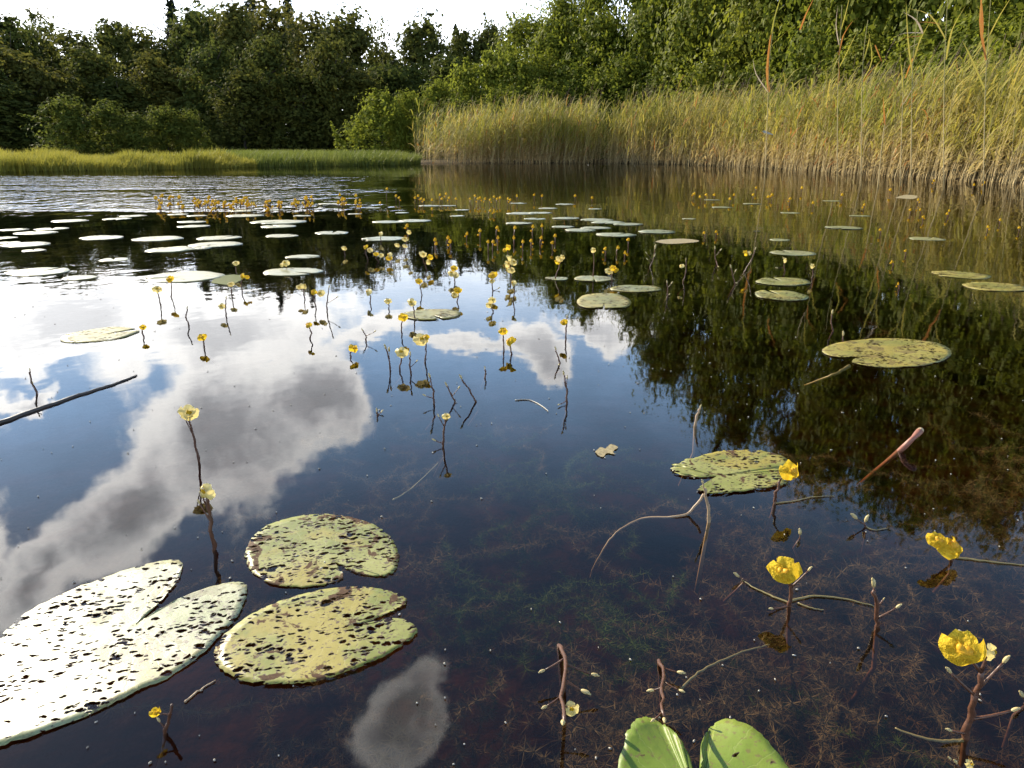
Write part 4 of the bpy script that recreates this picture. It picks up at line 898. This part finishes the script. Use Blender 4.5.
for fl, bs, bu, lab in MID:
    pts = [q[:2] for q in list(fl) + list(bu or [])]; tp = min(pts, key=lambda q: q[1])
    mx = (bs[0] * .45 + tp[0] * .55 + random.uniform(-1.5, 1.5), (bs[1] + tp[1]) / 2)
    dist_ = on(*bs).y
    plant(lab, [bs, mx, tp], [(f[0], f[1], f[2] * .72) + tuple(f[3:]) if len(f) > 3 else (f[0], f[1], f[2] * .72) + ('full' if random.random() < .38 else 'pale',) for f in fl], bu or (), rad=0.0016 + 0.0004 * min(2.0, dist_ / 2), group='bladderworts in the middle of the pond', sub=.05)
# far flowers: too small to show parts; one mesh each
def far_plant(px, py, base, s_px, label, group, name='bladderwort'):
    b0 = on(px, base); dc = depth(b0); P = at(px, py, b0.y) - b0; s_ = s_px / F_PX * dc; rnd = random.Random(int(px * 31 + py * 7))
    mb = MB(); tube(mb, [(0, 0, -.03), P * .5 + Vector((rnd.gauss(0, .004), 0, 0)), P], .0026, 4, 1)
    rot = Euler((rnd.uniform(-.4, .3), rnd.uniform(-.4, .4), rnd.uniform(-.8, .8))).to_matrix()
    ellip(mb, P + Vector((0, -.1 * s_, 0)), (.52 * s_, .32 * s_, .38 * s_), rot, 7, 4); ellip(mb, P + rot @ Vector((.1 * s_, 0, .36 * s_)), (.34 * s_, .2 * s_, .3 * s_), rot, 6, 4)
    if rnd.random() < .45: ellip(mb, P * rnd.uniform(.5, .75) + Vector((rnd.choice((-1, 1)) * .5 * s_, 0, 0)), (.34 * s_, .25 * s_, .3 * s_), rot, 6, 4)
    return tag(obj(name, mb.mesh(name, [M_petal, M_stem]), loc=b0), label, 'water plant', group)
rb = random.Random(21)
for (x0, x1, n) in ((155, 186, 16), (193, 222, 26), (222, 258, 26), (265, 282, 16), (290, 314, 16), (338, 347, 8), (352, 362, 8)):
    for _ in range(n):
        x_ = rb.uniform(x0, x1); bs = rb.uniform(205, 213) if x0 < 330 else rb.uniform(203, 211); hp = rb.uniform(3, 9.5)
        far_plant(x_, bs - hp, bs, rb.uniform(2.1, 3.8), 'tiny yellow bladderwort in the dense golden band before the ripples', 'bladderworts of the golden band')
FARF = [(387, 189, 203), (396, 196, 202), (399, 198, 204), (380, 203, 207), (415, 198, 204), (418, 196, 204), (421, 199, 205), (424, 200, 206), (432, 200, 205), (440, 195, 203), (442, 199, 205), (446, 194, 202), (449, 198, 204), (456, 199, 204), (470, 199, 205), (475, 196, 203), (478, 199, 205), (480, 198, 204), (485, 199, 205),
        (490, 200, 205), (494, 197, 203), (497, 199, 205), (500, 198, 204), (508, 199, 205), (510, 200, 206), (517, 196, 203), (534, 195, 201), (542, 196, 202), (432, 209, 212), (490, 211, 215), (494, 212, 216)]
for a, c, d in FARF: far_plant(a, c, d, 2.7, 'tiny yellow bladderwort in the loose row on the green reflection', 'bladderworts of the loose far row')
MF = [(407, 226, 232), (480, 231, 240), (497, 228, 236), (498, 238, 245), (488, 242, 252), (493, 242, 251), (515, 228, 240), (514, 238, 246), (533, 227, 238), (542, 226, 236), (523, 242, 252), (541, 238, 247), (467, 234, 240), (531, 241, 249), (435, 240, 247), (448, 238, 244), (436, 244, 250), (450, 242, 249),
      (555, 236, 243), (552, 243, 250), (628, 240, 247), (618, 248, 255), (625, 253, 258), (605, 249, 256)]
for a, c, d in MF: far_plant(a, c, d, 3.6, 'small yellow bladderwort scattered on the dark water beyond the middle', 'bladderworts scattered beyond the middle')
RF = [(694, 194), (706, 195), (714, 195), (734, 195), (730, 199), (756, 188), (753, 195), (772, 195), (790, 199), (813, 203), (802, 188), (842, 195), (575, 196), (592, 198), (934, 181), (974, 185), (984, 183), (918, 200), (920, 210), (923, 217), (910, 210), (949, 211), (947, 214), (1000, 220), (988, 227), (1019, 228), (864, 205), (890, 190), (700, 197), (768, 197), (716, 232), (704, 233), (880, 230), (905, 251), (892, 262), (898, 284)]
for a, c in RF: far_plant(a, c, c + 5, 2.9, 'tiny yellow bladderwort scattered in the reed reflection', 'bladderworts in the reed reflection')

# ------------------------------------------------------------------ drowned vegetation and surface litter
def weed_mesh(centers, spread, n, L, zr, hair, seed):
    r_ = np.random.default_rng(seed); Vs, Fs = [], []; off = 0
    for _ in range(n):
        cx, cy = centers[r_.integers(len(centers))]; p = np.array([cx + r_.normal() * spread[0], cy + r_.normal() * spread[1], r_.uniform(*zr)])
        a = r_.uniform(0, 6.28); k = int(L / 0.009); pts = []
        for i in range(k):
            a += r_.normal() * .30; p = p + np.array([math.cos(a), math.sin(a), r_.normal() * .3]) * 0.009; p[2] = min(p[2], -0.018); pts.append(p)
        pts = np.array(pts); d = np.diff(pts, axis=0, append=pts[-1:] + (pts[-1] - pts[-2])); s_ = np.cross(d, [0, 0, 1.0]); s_ /= np.linalg.norm(s_, axis=1)[:, None] + 1e-9
        V = np.empty((2 * k, 3)); V[0::2] = pts - s_ * .0004; V[1::2] = pts + s_ * .0004; i = np.arange(k - 1) * 2
        Vs.append(V); Fs += [np.stack([i, i + 1, i + 3], 1) + off, np.stack([i, i + 3, i + 2], 1) + off]; off += len(V)
        m = k * hair; b0_ = np.repeat(pts, hair, 0); dv = r_.normal(size=(m, 3)) * np.array([1, 1, .6]); dv /= np.linalg.norm(dv, axis=1)[:, None]
        tip = b0_ + dv * r_.uniform(.004, .019, (m, 1)); tip[:, 2] = np.minimum(tip[:, 2], -.012); sd_ = np.cross(dv, r_.normal(size=(m, 3))); sd_ /= np.linalg.norm(sd_, axis=1)[:, None] + 1e-9
        V = np.stack([b0_ - sd_ * .00030, b0_ + sd_ * .00030, tip], 1).reshape(-1, 3); j = np.arange(m) * 3
        Vs.append(V); Fs.append(np.stack([j, j + 1, j + 2], 1) + off); off += len(V)
    return fast_mesh('pondweed', np.concatenate(Vs), np.concatenate(Fs))
rw = random.Random(8)
cen = [tuple(on(rw.uniform(250, 1050), rw.uniform(400, 790)).xy) for _ in range(42)] + [tuple(on(rw.uniform(620, 1050), rw.uniform(520, 790)).xy) for _ in range(34)] + [tuple(on(rw.uniform(740, 1060), rw.uniform(380, 520)).xy) for _ in range(26)]
o = obj('pondweed', weed_mesh(cen, (.038, .030), 640, .15, (-.20, -.045), 34, 4), mat=M_weed); o['kind'] = 'stuff'; tag(o, 'brown feathery pondweed drowned under the near water', 'pondweed')
cg = [tuple(on(a, c, -.08).xy) for a, c in ((520, 455), (560, 470), (600, 462), (500, 603), (512, 598), (575, 592), (635, 572), (560, 485), (862, 735), (640, 655), (520, 510))]
o = obj('pondweed', weed_mesh(cg, (.030, .022), 110, .11, (-.15, -.06), 30, 5), mat=M_algae); o['kind'] = 'stuff'; tag(o, 'green tufts of pondweed drowned in the middle water', 'pondweed')
mb = MB(); rw = random.Random(5)
for _ in range(300):
    a, c = rw.uniform(0, 1024), 384 + rw.random() ** 1.2 * 384 if rw.random() < .6 else rw.uniform(240, 420)
    p = on(a, c, .0012); s_ = rw.uniform(.0003, .0008) * (1 + .8 * p.y)
    ellip(mb, p, (s_ * rw.uniform(.7, 2.2), s_ * rw.uniform(.6, 1.2), .0008), Euler((0, 0, rw.uniform(0, 3))).to_matrix(), 6, 3)
o = obj('debris', mb.mesh('debris', [M_speck])); o['kind'] = 'stuff'; tag(o, 'tiny pale specks of plant litter floating on the water', 'litter')

# ------------------------------------------------------------------ render settings
SC.render.engine = 'CYCLES'
cy = SC.cycles
cy.max_bounces = 8; cy.diffuse_bounces = 2; cy.glossy_bounces = 3; cy.transmission_bounces = 3; cy.transparent_max_bounces = 14; cy.volume_bounces = 0
cy.sample_clamp_indirect = 12; cy.caustics_reflective = False; cy.caustics_refractive = False
cy.use_denoising = True
try: cy.denoiser = 'OPENIMAGEDENOISE'
except Exception: pass
cy.use_adaptive_sampling = False
vs = SC.view_settings
SC.display_settings.display_device = 'sRGB'
vs.view_transform = 'Standard'; vs.look = 'None'; vs.gamma = 1.0; vs.exposure = 1.0; vs.use_curve_mapping = False
